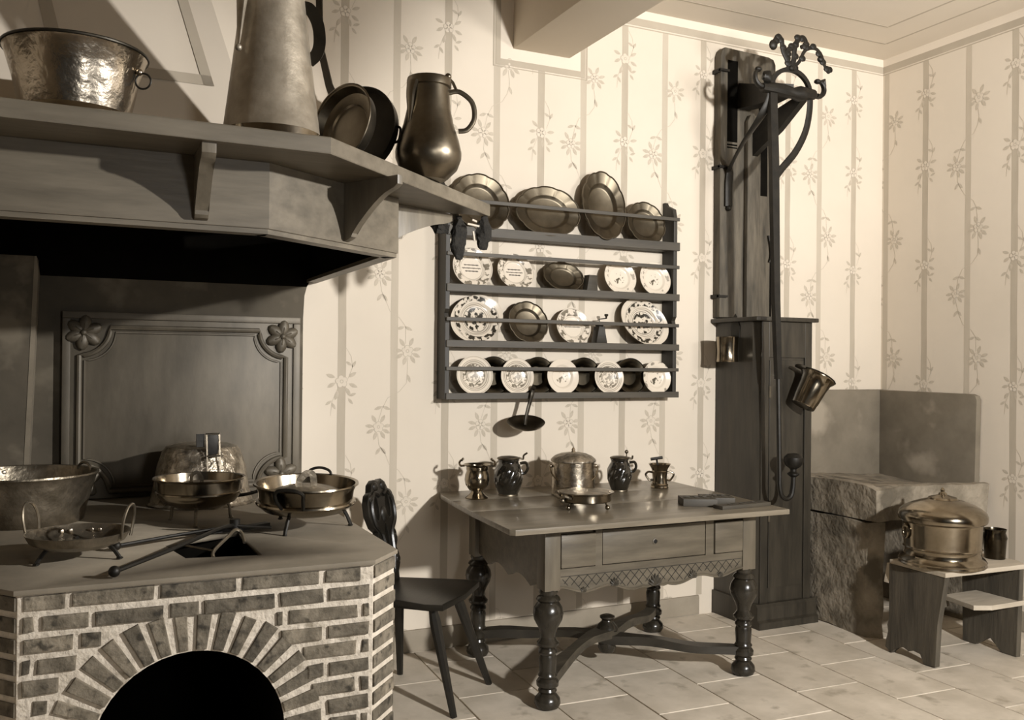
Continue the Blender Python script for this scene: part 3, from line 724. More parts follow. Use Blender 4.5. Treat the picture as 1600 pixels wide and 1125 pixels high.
# embossed upturned bucket behind
t = thing('embossed_bucket', 'embossed brass bucket turned upside down with its square handle bracket, against the fireback', 'bucket', (-4.0, -.27, .8))
B().lathe([(.205, .0), (.208, .006), (.196, .012), (.185, .05), (.168, .15), (.15, .205), (.135, .225), (.10, .235), (0, .236)], 64, caps=False).obj('body', embossed, t)
b_ = B(); b_.M = Matrix.Rotation(rad(8), 4, 'Z')
for x in (-.024, .024): b_.bar([(x, -.178, .12), (x, -.168, .20), (x, -.158, .285)], .006, .006, up=(0, 1, 0))
b_.bar([(-.026, -.158, .285), (.026, -.158, .285)], .01, .006); b_.bar([(-.026, -.17, .2), (.026, -.17, .2)], .006, .006)
b_.obj('handle_bracket', brass, t)
b_ = B(); b_.M = Matrix.Rotation(rad(8), 4, 'Z'); b_.box(-.020, .020, -.162, -.15, .205, .28, .002); b_.bar([(-.045, -.15, .285), (-.045, -.15, .235)], .03, .006, up=(0, 1, 0)); b_.obj('handle_plate', iron, t)
# right-hand chafing dish with lid
t = thing('chafing_dish', 'largest footed brass chafing dish with a lid handle at the right end of the hearth', 'chafing dish', (-3.742, -.985, .8), rot=(rad(3), 0, 0))
B().lathe([(0, .05), (.10, .054), (.14, .066), (.158, .082), (.165, .086), (.168, .092), (.166, .098), (.157, .101), (.160, .13), (.168, .148), (.1765, .153), (.175, .158), (.165, .155), (.152, .106), (0, .09)], 64).obj('bowl', brass, t)
B().lathe([(.135, .112), (.13, .12), (.09, .137), (.05, .146), (0, .15)], 48, caps=False).obj('lid', oldpan, t)
b_ = B(); b_.bar(curve_b([(-.03, -.02, .14), (-.028, -.02, .165), (-.008, -.02, .188), (.014, -.02, .188), (.02, -.02, .165), (.02, -.02, .142)], 4), .022, .005, up=(0, 1, 0)); b_.obj('lid_handle', oldpan, t)
fan_feet(t, 3, .13, .148, .075, rad(-128), iron, .0065)
for a, h in ((rad(-118), 1), (rad(62), 0)):
    b_ = B(); b_.M = Matrix.Rotation(a, 4, 'Z') @ Matrix.Translation((.168, 0, .10))
    if h: b_.tube(curve_b([(-.008, -.035, -.005), (.015, -.048, .03), (.03, -.042, .058), (.034, 0, .066), (.03, .04, .055), (.015, .04, .03), (-.008, .035, -.005)], 5), .006, 7)
    else: b_.tube(curve_b([(-.002, -.045, .045), (.008, -.035, .068), (.01, 0, .078), (.008, .035, .068), (-.002, .045, .045)], 5), .005, 7)
    b_.obj('handle', iron, t)
# tongs
t = thing('fire_tongs', 'long iron fire tongs with ball ends lying open across the fire hole', 'tongs', (-3.98, -1.02, .8))
def hp(x, y, z=.012): return (x+3.98, y+1.02, z)
B().tube([hp(-4.335, -1.155, .016), hp(-4.18, -1.09, .022), hp(-3.98, -1.03, .03), hp(-3.87, -1.06, .022)], .0055, 8).ball(hp(-4.34, -1.157, .016), .014).obj('arm', iron, t)
B().tube([hp(-4.352, -1.515, .018), hp(-4.2, -1.34, .03), hp(-4.03, -1.10, .04), hp(-3.97, -1.0, .03)], .0065, 8).ball(hp(-4.356, -1.519, .018), .015).obj('arm', iron, t)
B().lathe([(.017, .018), (.017, .05), (0, .05)], 12).obj('pivot', iron, t)
B().bar([hp(-4.1, -1.0, .012), hp(-3.96, -.985, .012), hp(-3.86, -.93, .012)], .03, .012).obj('jaw', iron, t)
# trivet in the hole
t = thing('forked_hook', 'light iron forked hook lying in the fire hole beneath the tongs', 'hook', (-4.08, -1.22, .805))
B().tube(curve_b([(-.005, -.1, -.012), (0, -.08, .004), (.05, -.01, .03), (.075, .03, .04), (.095, .03, .03), (.10, .0, .005)], 5), .0055, 7).obj('arm', iron_l, t)
B().tube([(0, -.08, .003), (-.05, .0, .003), (-.08, .06, .003)], .004, 7).obj('arm', iron_l, t)

# ------------------------------------------------------------------ chair
seat_c = (-3.20, -.585)
fd = Vector((.727, -.687)); sd = Vector((.687, .727)); ang = math.atan2(-.687, .727)
ch = thing('carved_chair', 'black carved-back wooden chair between the brick hearth and the table', 'chair', (seat_c[0], seat_c[1], 0), rotz=math.atan2(-.687, .727))
# local x forward, local y to the left (sd = +y)
B().prism([(-.19, -.15), (.13, -.215), (.20, -.20), (.215, 0), (.20, .20), (.13, .215), (-.19, .15)], .425, .45, 'z', bv=.006).obj('seat', blackw, ch)
B().box(-.15, .13, -.14, -.10, .402, .425, .004).box(-.15, .13, .10, .14, .402, .425, .004).obj('batten', blackw, ch)
def loc(x, y): d = Vector((x-seat_c[0], y-seat_c[1])); return (d.dot(fd), d.dot(Vector((-fd.y, fd.x))))
for tp_, ft in (((.12, -.12), loc(-3.127, -.826)), ((.12, .12), loc(-2.855, -.545)), ((-.13, .11), loc(-3.162, -.274)), ((-.13, -.11), loc(-3.438, -.558))):
    b_ = B(); b_.tube([(tp_[0], tp_[1], .43), (tp_[0]*.85+ft[0]*.15, tp_[1]*.85+ft[1]*.15, .36), (ft[0], ft[1], 0)], [.015, .023, .014], 8); b_.obj('leg', blackw, ch, smooth=20)
# carved openwork back, tilted backwards
bk = [(-.035, 0), (-.045, .05), (-.07, .08), (-.075, .12), (-.06, .15), (-.082, .175), (-.085, .21), (-.07, .235), (-.105, .26), (-.125, .31), (-.12, .36), (-.10, .39), (-.075, .40), (-.06, .43), (-.03, .445), (0, .435)]
outer = [(x, z) for x, z in bk]+[(-x, z) for x, z in bk[::-1][1:]]
h1 = [(.045*cos(t)*.55-.052, .33+.055*sin(t)) for t in [2*PI*i/14 for i in range(14)]]
h2 = [(-x, z) for x, z in h1][::-1]
h3 = [(.018*cos(t), .21+.055*sin(t)) for t in [2*PI*i/14 for i in range(14)]]
tilt = Matrix.Translation((-.150, .100, .428)) @ Matrix.Rotation(rad(-12), 4, 'Y') @ Matrix.Rotation(PI/2, 4, 'Z')
bo = outline2d([outer, h1, h2, h3], .022, 'backrest', blackw, ch, bevel=.004); bo.data.transform(tilt)
b_ = B(); b_.M = tilt.copy()
for s_ in (-1, 1):
    b_.tube(curve_b([(0, -.014, .05), (s_*.03, -.016, .13), (s_*.045, -.016, .22), (s_*.09, -.016, .27), (s_*.098, -.016, .34), (s_*.06, -.016, .395), (s_*.02, -.016, .38)], 4), .010, 7)
    b_.ball((s_*.088, -.012, .375), .02, (1, .6, 1), 10, 6); b_.ball((s_*.035, -.014, .42), .02, (1, .6, 1), 10, 6); b_.ball((s_*.065, -.012, .19), .018, (1, .6, 1), 10, 6); b_.ball((s_*.06, -.012, .10), .018, (1, .6, 1), 10, 6)
b_.ball((0, -.014, .30), .022, (1, .6, 1.6), 10, 6)
b_.obj('carving', blackw, ch)

# ------------------------------------------------------------------ table
tb = thing('oak_table', 'heavy oak table with turned baluster legs and carved scalloped apron below the plate rack', 'table', (-2.27, -.53, 0))
TO = Matrix.Translation((2.27, .53, 0))
def to(): b_ = B(); b_.M = TO.copy(); return b_
TZ = .75
tt = to().prism([(-2.93, -1.0), (-1.70, -1.0), (-1.64, -.06), (-2.87, -.06)], TZ-.024, TZ-.019, 'z').obj('tabletop', tabletopw, tb)
for tp_ in ([(-2.995, -1.035), (-2.98, -1.055), (-1.672, -1.055), (-1.645, -.662), (-2.968, -.602)], [(-2.968, -.600), (-1.645, -.660), (-1.622, -.33), (-2.937, -.30)],
            [(-2.937, -.298), (-1.622, -.328), (-1.60, -.02), (-2.885, -.02), (-2.912, -.10)]):
    to().prism(tp_, TZ-.022, TZ, 'z', bv=.0025).obj('plank', tabletopw, tt)
LX0, LX1, LY0, LY1 = -2.752, -1.776, -.885, -.18
prof = [(0, 0), (.030, 0), (.045, .006), (.053, .022), (.050, .042), (.038, .056), (.032, .062), (.038, .072), (.034, .082), (.044, .092), (.045, .108), (.040, .116), (.034, .122), (.039, .132), (.033, .142),
        (.034, .16), (.036, .20), (.032, .214), (.038, .224), (.036, .234), (.030, .240), (.043, .252), (.045, .262), (.036, .272), (.029, .284), (.031, .30), (.040, .322), (.056, .352), (.061, .376), (.057, .40), (.046, .418),
        (.041, .424), (.049, .432), (.044, .442), (.033, .450), (.038, .462), (.036, .473)]
for x in (LX0, LX1):
    for y in (LY0, LY1):
        lg = to().lathe(prof, 32, (x, y, 0)).obj('leg', darkz, tb)
        to().box(x-.035, x+.035, y-.036, y+.036, .47, TZ-.022, .003).obj('post', tablez, lg)
def apron_profile(L, a, b2, n=44, side=False):
    pts = []
    for i in range(n+1):
        s_ = i/n; v = abs(s_-.5)*2
        z = .445+.022*v+.011*cos(s_*2*PI*4)+(.010 if v < .10 else 0)*-1
        pts.append((a+(b2-a)*s_, z))
    return pts
yA = LY0-.028
pts = apron_profile(1, LX0+.035, LX1-.035)
to().prism([(LX0+.035, .525)]+pts[0:1]+pts[1:]+[(LX1-.035, .525)], yA, yA+.02, 'y').obj('scalloped_apron', tablex, tb, smooth=0)
e = to().tube([(x, yA-.001, z+.004) for x, z in pts], .006, 6).obj('apron_edge', tablex, tb)
to().box(LX0+.035, LX1-.035, yA-.002, yA+.02, .525, .552).box(LX0+.035, LX1-.035, yA-.002, yA+.02, .698, .728).box(-2.555, -2.523, yA-.002, yA+.02, .552, .698).box(-2.008, -1.966, yA-.002, yA+.02, .552, .698).obj('drawer_frame', tablex, tb, smooth=0)
to().box(-2.52, -2.01, yA-.001, yA+.018, .555, .695, .003).obj('drawer', tablex, tb)
dr = bpy.data.objects['drawer']
b_ = to(); b_.M = TO @ Matrix.Translation((-2.266, yA-.0015, .63)) @ Matrix.Rotation(PI/2, 4, 'X')
b_.use(tablex).lathe([(.008, -.002), (.014, -.002), (.014, .002), (.010, .003), (.008, .0)], 16, caps=False); b_.use(holem).lathe([(0, .001), (.009, .001)], 12, caps=False); b_.obj('keyhole', None, dr)
to().box(LX0+.037, -2.556, yA-.010, yA+.018, .556, .690, .005).obj('side_panel', tablex, tb)
to().box(-1.963, LX1-.037, yA-.010, yA+.018, .556, .690, .005).obj('side_panel', tablex, tb)
# incised lattice and small carved palmettes on the apron
b_ = to(); n = 22; xa, xb = LX0+.04, LX1-.04; st = (xb-xa)/n
def apz(x):
    s_ = (x-(LX0+.035))/(LX1-LX0-.07); v = abs(s_-.5)*2; return .445+.022*v+.011*cos(s_*2*PI*4)-(.010 if v < .10 else 0)+.013
for i in range(-2, n+2):
    for dr_ in (1, -1):
        a = xa+i*st; c = a+dr_*st*1.6; zt_, zb_ = .520, .450
        P = []
        for k in range(9):
            x = a+(c-a)*k/8; z = zt_+(zb_-zt_)*k/8
            if xa < x < xb and z > apz(x): P.append((x, yA-.0008, z))
        if len(P) > 1: b_.bar(P, .0012, .0026, up=(0, 0, 1))
b_.bar([(xa, yA-.001, .5215), (xb, yA-.001, .5215)], .0015, .0022)
b_.obj('lattice_carving', carve_dark, tb, smooth=0, kind='stuff')
for cx_, s_ in ((-2.267, 1.5), (-2.465, 1.05), (-2.075, 1.05), (-2.61, .7), (-1.93, .7)):
    b_ = to(); zb_ = apz(cx_)-.012
    for k in range(7):
        a = PI/2+(k-3)*.38; L2 = .034*s_*(1-.1*abs(k-3))
        b_.tube([(cx_, yA-.004, zb_), (cx_+L2*.5*cos(a), yA-.008, zb_+L2*.5*sin(a)), (cx_+L2*cos(a), yA-.004, zb_+L2*sin(a))], [.002*s_, .0052*s_, .0015], 5)
    b_.obj('palmette', blockw, tb)
# side and back aprons
for x in (LX0, LX1):
    n = 30; P = [(LY0+.03+(LY1-LY0-.06)*i/n, .455+.03*abs(i/n-.5)*2*0+.03*(abs(cos(i/n*PI*3)))) for i in range(n+1)]
    to().prism([(LY0+.03, .728)]+P+[(LY1-.03, .728)], x-.012, x+.008, 'x').obj('side_apron', tablex, tb, smooth=0)
to().box(LX0+.03, LX1-.03, LY1-.01, LY1+.01, .52, .728).obj('back_apron', tablex, tb, smooth=0)
# crossed stretchers, gnarled
oldstr = wood('gnarled_stretcher_wood', 44, 84, 'x', rough=.5, bump=.8)
cx_, cy_ = (LX0+LX1)/2, (LY0+LY1)/2
for (a, c, dz) in (((LX0, LY0), (LX1, LY1), .02), ((LX0, LY1), (LX1, LY0), -.004)):
    P = []; W_ = []; H_ = []
    for i in range(25):
        s_ = i/24; bow = sin(s_*2*PI)*.03
        x = a[0]+(c[0]-a[0])*s_; y = a[1]+(c[1]-a[1])*s_; d = Vector((c[0]-a[0], c[1]-a[1])).normalized()
        P.append((x-d.y*bow, y+d.x*bow, .103+(dz+.03)*sin(PI*s_)+.004*sin(s_*21))); W_.append(.055+.012*sin(s_*17)+.03*max(0, 1-abs(s_-.5)*8)); H_.append(.036+.004*sin(s_*13))
    b_ = to(); b_.bar(P, W_, H_); b_.obj('stretcher', oldstr if dz > 0 else darkx, tb, smooth=50)
to().lathe([(0, .15), (.045, .152), (.05, .165), (.04, .185), (.026, .198), (.024, .205), (.034, .215), (.034, .222), (.02, .228), (0, .228)], 24, (cx_, cy_, 0)).obj('finial', darkz, tb)
to().lathe([(.03, .06), (.04, .08), (.04, .105), (0, .105)], 20, (cx_, cy_, 0)).obj('finial_drop', darkz, tb)

# ------------------------------------------------------------------ things on the table
# brass footed pot with swing handle lugs
t = thing('brass_pot', 'small brass pot on a spreading foot with hooked lugs, left end of the table', 'pot', (-2.802, -.27, TZ)); t.scale = (1.13, 1.13, 1.13)
B().lathe([(0, 0), (.046, 0), (.047, .004), (.034, .014), (.024, .024), (.022, .030), (.034, .038), (.046, .055), (.050, .075), (.047, .098), (.042, .112), (.044, .118), (.044, .128), (.056, .135), (.055, .138), (.042, .131), (.040, .118), (.045, .09), (.03, .045), (0, .04)], 48).obj('body', brass, t)
for s_ in (-1, 1):
    b_ = B(); b_.M = Matrix.Rotation(rad(-25), 4, 'Z'); b_.tube(curve_b([(s_*.05, 0, .132), (s_*.066, 0, .131), (s_*.072, 0, .142), (s_*.066, 0, .152), (s_*.058, 0, .153)], 4), .0045, 7); b_.ball((s_*.058, 0, .158), .0055, u=8, v=6); b_.obj('lug', brass, t)
b_ = B(); b_.M = Matrix.Rotation(rad(200), 4, 'Z'); b_.tube([(.036, 0, .04), (.052, 0, .055)], [.006, .004], 7); b_.obj('spur', brass, t)
# glazed spiral jugs
def jug(name, label, loc, R, H, rotz, knob):
    t = thing(name, label, 'jug', loc, rotz)
    P = [(0, 0), (.62, 0), (.66, .02), (.66, .04), (.78, .14), (.95, .36), (1, .52), (.95, .68), (.80, .82), (.70, .88), (.70, .93), (.76, .95), (.70, 1.0), (0, 1.0)]
    zz = [(r*R, z*H) for r, z in P]
    Q = [zz[0]]
    for a, c in zip(zz, zz[1:]):
        for k in range(1, 5): Q.append((a[0]+(c[0]-a[0])*k/4, a[1]+(c[1]-a[1])*k/4))
    def rf(tt, z):
        s_ = max(0, min(1, (z/H-.08)/.1))*max(0, min(1, (.84-z/H)/.1)); return 1+.055*s_*abs(sin(4.5*(tt-z/H*1.9)))-.02*s_
    B().lathe(Q, 96, rf=rf).obj('body', glaze, t)
    B().lathe([(R*.78, H*.985), (R*.80, H), (R*.76, H*1.03), (R*.6, H*1.05), (R*.3, H*1.065), (0, H*1.07)], 40).obj('lid', pewter, t)
    B().lathe([(R*.64, 0), (R*.69, .001), (R*.67, .007), (R*.64, .008)], 40, caps=False).obj('foot_ring', pewter, t)
    B().tube(curve_b([(R*.78, 0, H*.86), (R*1.2, 0, H*.88), (R*1.34, 0, H*.74), (R*1.15, 0, H*.60), (R*.93, 0, H*.60)], 5), .0068, 8).obj('handle', glaze, t)
    b_ = B()
    if knob: b_.tube([(R*.55, 0, H*1.03), (R*.55, 0, H*1.17)], .0035, 7).ball((R*.55, 0, H*1.19), .009, (1, 1, 1.1), 10, 8)
    b_.tube(curve_b([(R*.7, 0, H*1.02), (R*1.0, 0, H*.98), (R*1.05, 0, H*1.08)]+([] if knob else [(R*1.3, 0, H*1.15)]), 4), .0045, 7); b_.obj('thumb_piece', pewter, t)
jug('spiral_jug', 'larger dark glazed jug with slanting ribs and curled thumb lever, beside the footed pot', (-2.628, -.235, TZ), .068, .172, rad(-20), False)
jug('spiral_jug', 'smaller dark glazed jug with slanting ribs and ball thumb piece, beside the mortar', (-2.06, -.30, TZ), .060, .160, rad(-28), True)
# lidded pot with bail
t = thing('lidded_pot', 'lidded hammered copper pot with bail handle in the middle of the table', 'pot', (-2.335, -.33, TZ))
B().lathe([(0, 0), (.098, 0), (.102, .004), (.103, .02), (.101, .10), (.100, .155), (.104, .16), (.098, .162), (0, .162)], 56).obj('body', hammered, t)
B().lathe([(.106, .158), (.107, .165), (.102, .172), (.088, .184), (.06, .195), (.03, .200), (0, .202)], 56).obj('lid', embossed, t)
B().lathe([(.012, .2), (.008, .207), (.009, .213), (.004, .222), (0, .225)], 14).obj('knob', hammered, t)
b_ = B(); b_.M = Matrix.Rotation(rad(-20), 4, 'Z'); b_.ball((-.108, 0, .135), .009, u=10, v=6); b_.ball((.108, 0, .135), .009, u=10, v=6); b_.obj('lug', hammered, t)
b_ = B(); b_.M = Matrix.Rotation(rad(-20), 4, 'Z'); b_.tube([(.114*cos(PI+k*PI/20), -.07*sin(k*PI/20)-.01, .135-.085*sin(k*PI/20)) for k in range(21)], .0036, 7); b_.obj('bail', brass, t)
# oval warming dish on ball feet
t = thing('warming_dish', 'low round brass warming dish on ball feet in front of the lidded pot', 'dish', (-2.475, -.68, TZ)); t.scale = (1.05, 1.05, 1.0)
B().lathe([(0, .030), (.108, .030), (.112, .034), (.113, .062), (.122, .066), (.122, .070), (.108, .068), (.104, .062), (0, .060)], 56).obj('body', brass, t)
B().lathe([(.104, .0685), (.07, .0715), (.03, .072), (0, .072)], 48, caps=False).obj('pierced_lid', embossed, t)
for a in (rad(-155), rad(-60), rad(90)):
    b_ = B(); b_.M = Matrix.Rotation(a, 4, 'Z'); b_.tube([(.098, 0, .034), (.104, 0, .022), (.108, 0, .012)], .0045, 7); b_.ball((.109, 0, .0105), .0105, u=12, v=8); b_.obj('foot', brass, t)
b_ = B(); b_.M = Matrix.Rotation(rad(-165), 4, 'Z'); b_.tube(curve_b([(.11, -.035, .05), (.135, -.03, .062), (.128, 0, .05), (.135, .03, .062), (.11, .035, .05)], 4), .0065, 7); b_.ball((.122, 0, .04), .011, u=10, v=6); b_.obj('handle', oldpan, t)
b_ = B(); b_.M = Matrix.Rotation(rad(15), 4, 'Z'); b_.tube([(.12, 0, .055), (.14, 0, .05)], [.006, .009], 7); b_.obj('handle', brass, t)
# mortar and T pestle
t = thing('mortar', 'small bronze mortar with two side handles at the right of the table', 'mortar', (-1.815, -.285, TZ))
B().lathe([(0, 0), (.043, 0), (.045, .004), (.042, .012), (.044, .018), (.038, .025), (.036, .05), (.038, .078), (.041, .084), (.038, .088), (.043, .10), (.054, .118), (.056, .121), (.050, .119), (.036, .09), (.03, .03), (0, .025)], 48).obj('body', brass, t)
for s_ in (-1, 1):
    b_ = B(); b_.M = Matrix.Rotation(rad(-25), 4, 'Z'); b_.tube(curve_b([(s_*.037, 0, .078), (s_*.058, 0, .080), (s_*.07, 0, .066), (s_*.06, 0, .048), (s_*.05, 0, .038), (s_*.037, 0, .042)], 4), .0055, 7); b_.obj('handle', brass, t)
t = thing('pestle', 'T-shaped iron pestle standing in the small mortar', 'pestle', (-1.815, -.285, TZ+.028), rot=(0, rad(-9), 0))
B().tube([(0, 0, .0), (0, 0, .12)], .0052, 8).obj('shaft', iron, t)
b_ = B(); b_.M = Matrix.Rotation(rad(-20), 4, 'Z'); b_.tube([(-.030, 0, .122), (.030, 0, .122)], .0075, 8); b_.obj('grip', iron, t)
# carved moulding boards
def block(label, c, sx, sy, h, rz, z=0, notch=False):
    t = thing('carved_board', label, 'board', (c[0], c[1], TZ+z), rad(rz), 'carved wooden boards on the table')
    B().box(-sx/2, sx/2, -sy/2, sy/2, 0, h, .002).obj('board', blockw, t)
    b_ = B()
    for k in range(3): b_.tube(arc((-sx*.25+k*sx*.25, 0, h+.001), sy*.22, 0, 2*PI, 10, 'z')[:-1], .0016, 5, closed=True)
    b_.obj('carving', blockw, t, kind='stuff')
block('thick carved wooden board nearest the table middle, its end notched', (-1.968, -.80), .15, .12, .032, -24)
block('thick carved wooden board lying behind the two others near the table right end', (-1.845, -.775), .14, .12, .028, -24)
block('thin long wooden board lying along the table front edge', (-1.825, -.93), .28, .06, .016, 4)

# ------------------------------------------------------------------ plate rack
RX0, RX1, RD = -2.902, -1.588, .115
rk = thing('plate_rack', 'hanging wooden plate rack with four railed shelves on the striped wall', 'rack', (-2.245, 0, 1.195))
RO = Matrix.Translation((2.245, 0, -1.195))
def ro(): b_ = B(); b_.M = RO.copy(); return b_
y0 = -.002
sidep = [(y0, 1.195), (-RD+.008, 1.195), (-RD+.008, 1.555), (-RD+.025, 1.60), (-RD+.008, 1.62), (-RD+.008, 2.14), (-RD+.02, 2.19), (-.06, 2.205), (-.03, 2.215), (-.02, 2.235), (y0, 2.235)]
for x0, x1 in ((RX0, RX0+.022), (RX1-.028, RX1-.006)):
    ro().prism(sidep, x0, x1, 'x', bv=.002).obj('side_board', rackz, rk, smooth=0)
SH = [(1.225, 1.194), (1.474, 1.441), (1.739, 1.703), (2.012, 1.968)]
RL = [1.34, 1.573, 1.881, 2.134]
for (zt_, zb_), rl in zip(SH, RL):
    ro().box(RX0+.022, RX1-.028, -RD+.012, y0, zb_+.003, zb_+.018).obj('shelf', rackx, rk, smooth=0)
    ro().box(RX0+.004, RX1+.004, -RD-.004, -RD+.010, zb_, zt_, .002).obj('lip', rackx, rk, smooth=0)
    ro().box(RX0+.004 if rl < 2 else RX0+.004, RX1+.002, -RD-.004, -RD+.006, rl-.009, rl+.009, .002).obj('rail', rackx, rk, smooth=0)

# ------------------------------------------------------------------ plates
def plate(name, label, cat, x, zshelf, w, h, m_, style='plain', y=-.055, tilt=14, roll=0, group=None, script=False, yaw=0, yb=-.086):
    """round or oval plate standing on a shelf and leaning back"""
    R = h/2; sx = w/h
    b_ = B(); b_.M = Matrix.Diagonal((sx, 1, 1, 1)) @ Matrix.Rotation(PI/2, 4, 'X')
    hz0 = R if not roll else math.sqrt((R*cos(rad(roll)))**2+(w/2*sin(rad(roll)))**2)
    tilt = min(tilt, math.degrees(math.asin(min(1, (-yb-.012)/(2*hz0)))))
    rf = None; seg = 48
    if style == 'scallop':
        seg = 96
        rf0 = lambda t_, z: 1-.035*abs(sin(4*t_)) 
    # front profile from centre to rim then back
    fr_ = [(0, .004), (.55, .004), (.60, .006), (.66, .014), (.70, .016), (.95, .021), (1.0, .024)]
    bkp = [(1.0, .020), (.68, .010), (.58, -.001), (.50, -.002), (0, -.002)]
    prof = [(r*R, z*R/.09*.9) for r, z in fr_+bkp]
    if style == 'scallop': rf = lambda t_, z: 1-(.045*(1-abs(sin(5*t_+.4)))**2.2 if z > .0135*R/.09 else 0)
    if style == 'deep': prof = [(r*R, z) for r, z in [(0, .0), (.5, .0), (.62, .012), (.75, .022), (.97, .026), (1, .03), (1, .026), (.74, .016), (.6, .004), (.5, -.004), (0, -.004)]]
    b_.lathe(prof, seg, rf=rf)
    o = b_.obj(name, m_); hz = R
    if roll:
        rr_ = rad(roll); hz = math.sqrt((R*cos(rr_))**2+(w/2*sin(rr_))**2)
    o.rotation_euler = (rad(-tilt), 0, rad(yaw)); 
    if roll: o.rotation_euler = (Matrix.Rotation(rad(yaw), 3, 'Z') @ Matrix.Rotation(rad(-tilt), 3, 'X') @ Matrix.Rotation(rad(-roll), 3, 'Y')).to_euler()
    o.location = (x, yb+hz*sin(rad(tilt)), zshelf+hz*cos(rad(tilt))+.001)
    tag(o, label, cat, group)
    if style in ('plain', 'deep', 'scallop') and m_ in (pewter,):
        q = B(); q.M = Matrix.Diagonal((sx, 1, 1, 1)) @ Matrix.Rotation(PI/2, 4, 'X')
        q.tube([(R*.985*cos(2*PI*i/72)*(rf(2*PI*i/72, 1) if rf else 1), R*.985*sin(2*PI*i/72)*(rf(2*PI*i/72, 1) if rf else 1), prof[6][1]) for i in range(72)], .0035, 6, closed=True)
        q.obj('rim_bead', pewter, o)
    if script:
        q = B()
        for k, (zz, wd) in enumerate(((.20, .62), (0, .8), (-.19, .55))[:3 if script == 3 else 2]):
            P = []
            for i in range(60):
                s_ = i/59; P.append((-R*wd/2*1.2+R*wd*1.2*s_, -.0052*R/.09*.9-.0006, R*zz*.8+R*.035*sin(s_*70)*(.6+.4*sin(s_*23))))
            q.tube(P, .0011, 4)
        q.obj('inscription', carve_dark, o, smooth=0)
    return o
s1, s2, s3, s4 = [zb_+.018 for _, zb_ in SH][::-1]
GP = 'pewter plates on the rack top shelf'
plate('pewter_plate', 'large round scalloped pewter plate at the left end of the rack top shelf', 'plate', -2.715, s1, .30, .295, pewter, 'scallop', group=GP)
plate('pewter_platter', 'oval pewter platter lying lengthwise on the rack top shelf', 'platter', -2.352, s1, .365, .265, pewter, 'scallop', group=GP, roll=3)
plate('pewter_platter', 'oval pewter platter standing upright, tallest on the rack top shelf', 'platter', -2.036, s1, .255, .37, pewter, 'scallop', y=-.06, tilt=13, group=GP)
plate('pewter_plate', 'small round scalloped pewter plate at the right end of the rack top shelf', 'plate', -1.775, s1, .235, .235, pewter, 'scallop', group=GP)
pm_txt = plate_mat('plate_verse', .1, [(.56, .015, .5), (.97, .02, .4)], [(.62, .96, .9)], dark=110, nscale=38, thr=.52)
plate('faience_plate', 'white plate with written verse and garland rim, left end of second shelf', 'plate', -2.755, s2, .205, .20, pm_txt, script=3, group='patterned plates on the rack')
plate('faience_plate', 'white plate with written verse and garland rim, second from left on second shelf', 'plate', -2.525, s2, .195, .185, pm_txt, script=3, y=-.06, tilt=18, group='patterned plates on the rack')
# scalloped shell dish
o = plate('shell_dish', 'dark fluted shell dish leaning on the second shelf of the rack', 'dish', -2.255, s2, .225, .165, pewter, 'scallop', tilt=24, y=-.065)
t = thing('tin_box', 'small dark box standing beside the shell dish on the second shelf', 'box', (-2.105, -.075, s2), rad(8))
B().prism([(-.038, 0), (.036, 0), (.032, .088), (-.02, .095)], -.02, .02, 'y', bv=.003).obj('body', blockw, t)
B().box(-.022, .033, -.022, .022, .088, .097, .002).obj('lid', blockw, t)
pm_fl = plate_mat('plate_flowers', .095, [(.985, .02, .25)], [(0, .34, 1), (.72, .93, .55)], dark=95, nscale=34, thr=.56)
plate('flower_plate', 'white plate with small posy, left one of the pair at the right of second shelf', 'plate', -1.93, s2, .19, .185, pm_fl, group='patterned plates on the rack')
plate('flower_plate', 'white plate with small posy at the right end of the second shelf', 'plate', -1.715, s2, .19, .187, pm_fl, group='patterned plates on the rack')
pm_big = plate_mat('platter_pattern', .12, [(.52, .02, .8), (.60, .015, .6), (.66, .012, .5), (.975, .02, .4)], [(0, .48, 1), (.74, .94, 1)], dark=52, base=224, nscale=46, thr=.50)
plate('patterned_platter', 'oval patterned platter tilted against the left side of the third shelf', 'platter', -2.73, s3, .285, .225, pm_big, roll=24, y=-.06, group='patterned plates on the rack')
plate('pewter_plate', 'round pewter plate on the third shelf between patterned ones', 'plate', -2.455, s3, .215, .215, pewter, 'scallop', tilt=16, y=-.06)
plate('faience_plate', 'white garland plate beside the coffee mill on the third shelf', 'plate', -2.20, s3, .195, .19, plate_mat('plate_garland', .095, [(.55, .015, .5), (.97, .02, .4)], [(.62, .95, .9)], dark=105, nscale=36, thr=.51), script=2, tilt=16, y=-.058, group='patterned plates on the rack')
plate('patterned_platter', 'oval patterned platter tilted at the right end of the third shelf', 'platter', -1.775, s3, .30, .235, pm_big, roll=-32, y=-.062, group='patterned plates on the rack')
t = thing('coffee_mill', 'small dark coffee mill with crank on the third shelf of the rack', 'coffee mill', (-2.045, -.07, s3))
B().box(-.04, .04, -.034, .034, 0, .012, .002).prism([(-.034, .012), (.034, .012), (.024, .055), (.018, .10), (-.018, .10), (-.024, .055)], -.026, .026, 'y', bv=.003).obj('body', darkx, t)
B().lathe([(.02, .10), (.022, .108), (.012, .12), (0, .124)], 16).obj('hopper', iron, t)
B().tube([(0, 0, .12), (0, 0, .138), (.032, -.01, .142)], .003, 6).obj('crank', iron, t)
B().lathe([(.004, .14), (.005, .15), (.011, .158), (.009, .164), (0, .165)], 12, (.034, -.011, 0)).obj('knob', darkz, t)
pm_ring = plate_mat('plate_rings', .092, [(.34, .025, .8), (.62, .02, .7), (.72, .025, .85), (.80, .025, .7), (.97, .02, .6)], [(0, .30, .6), (.38, .60, .9)], dark=110, nscale=70, thr=.48)
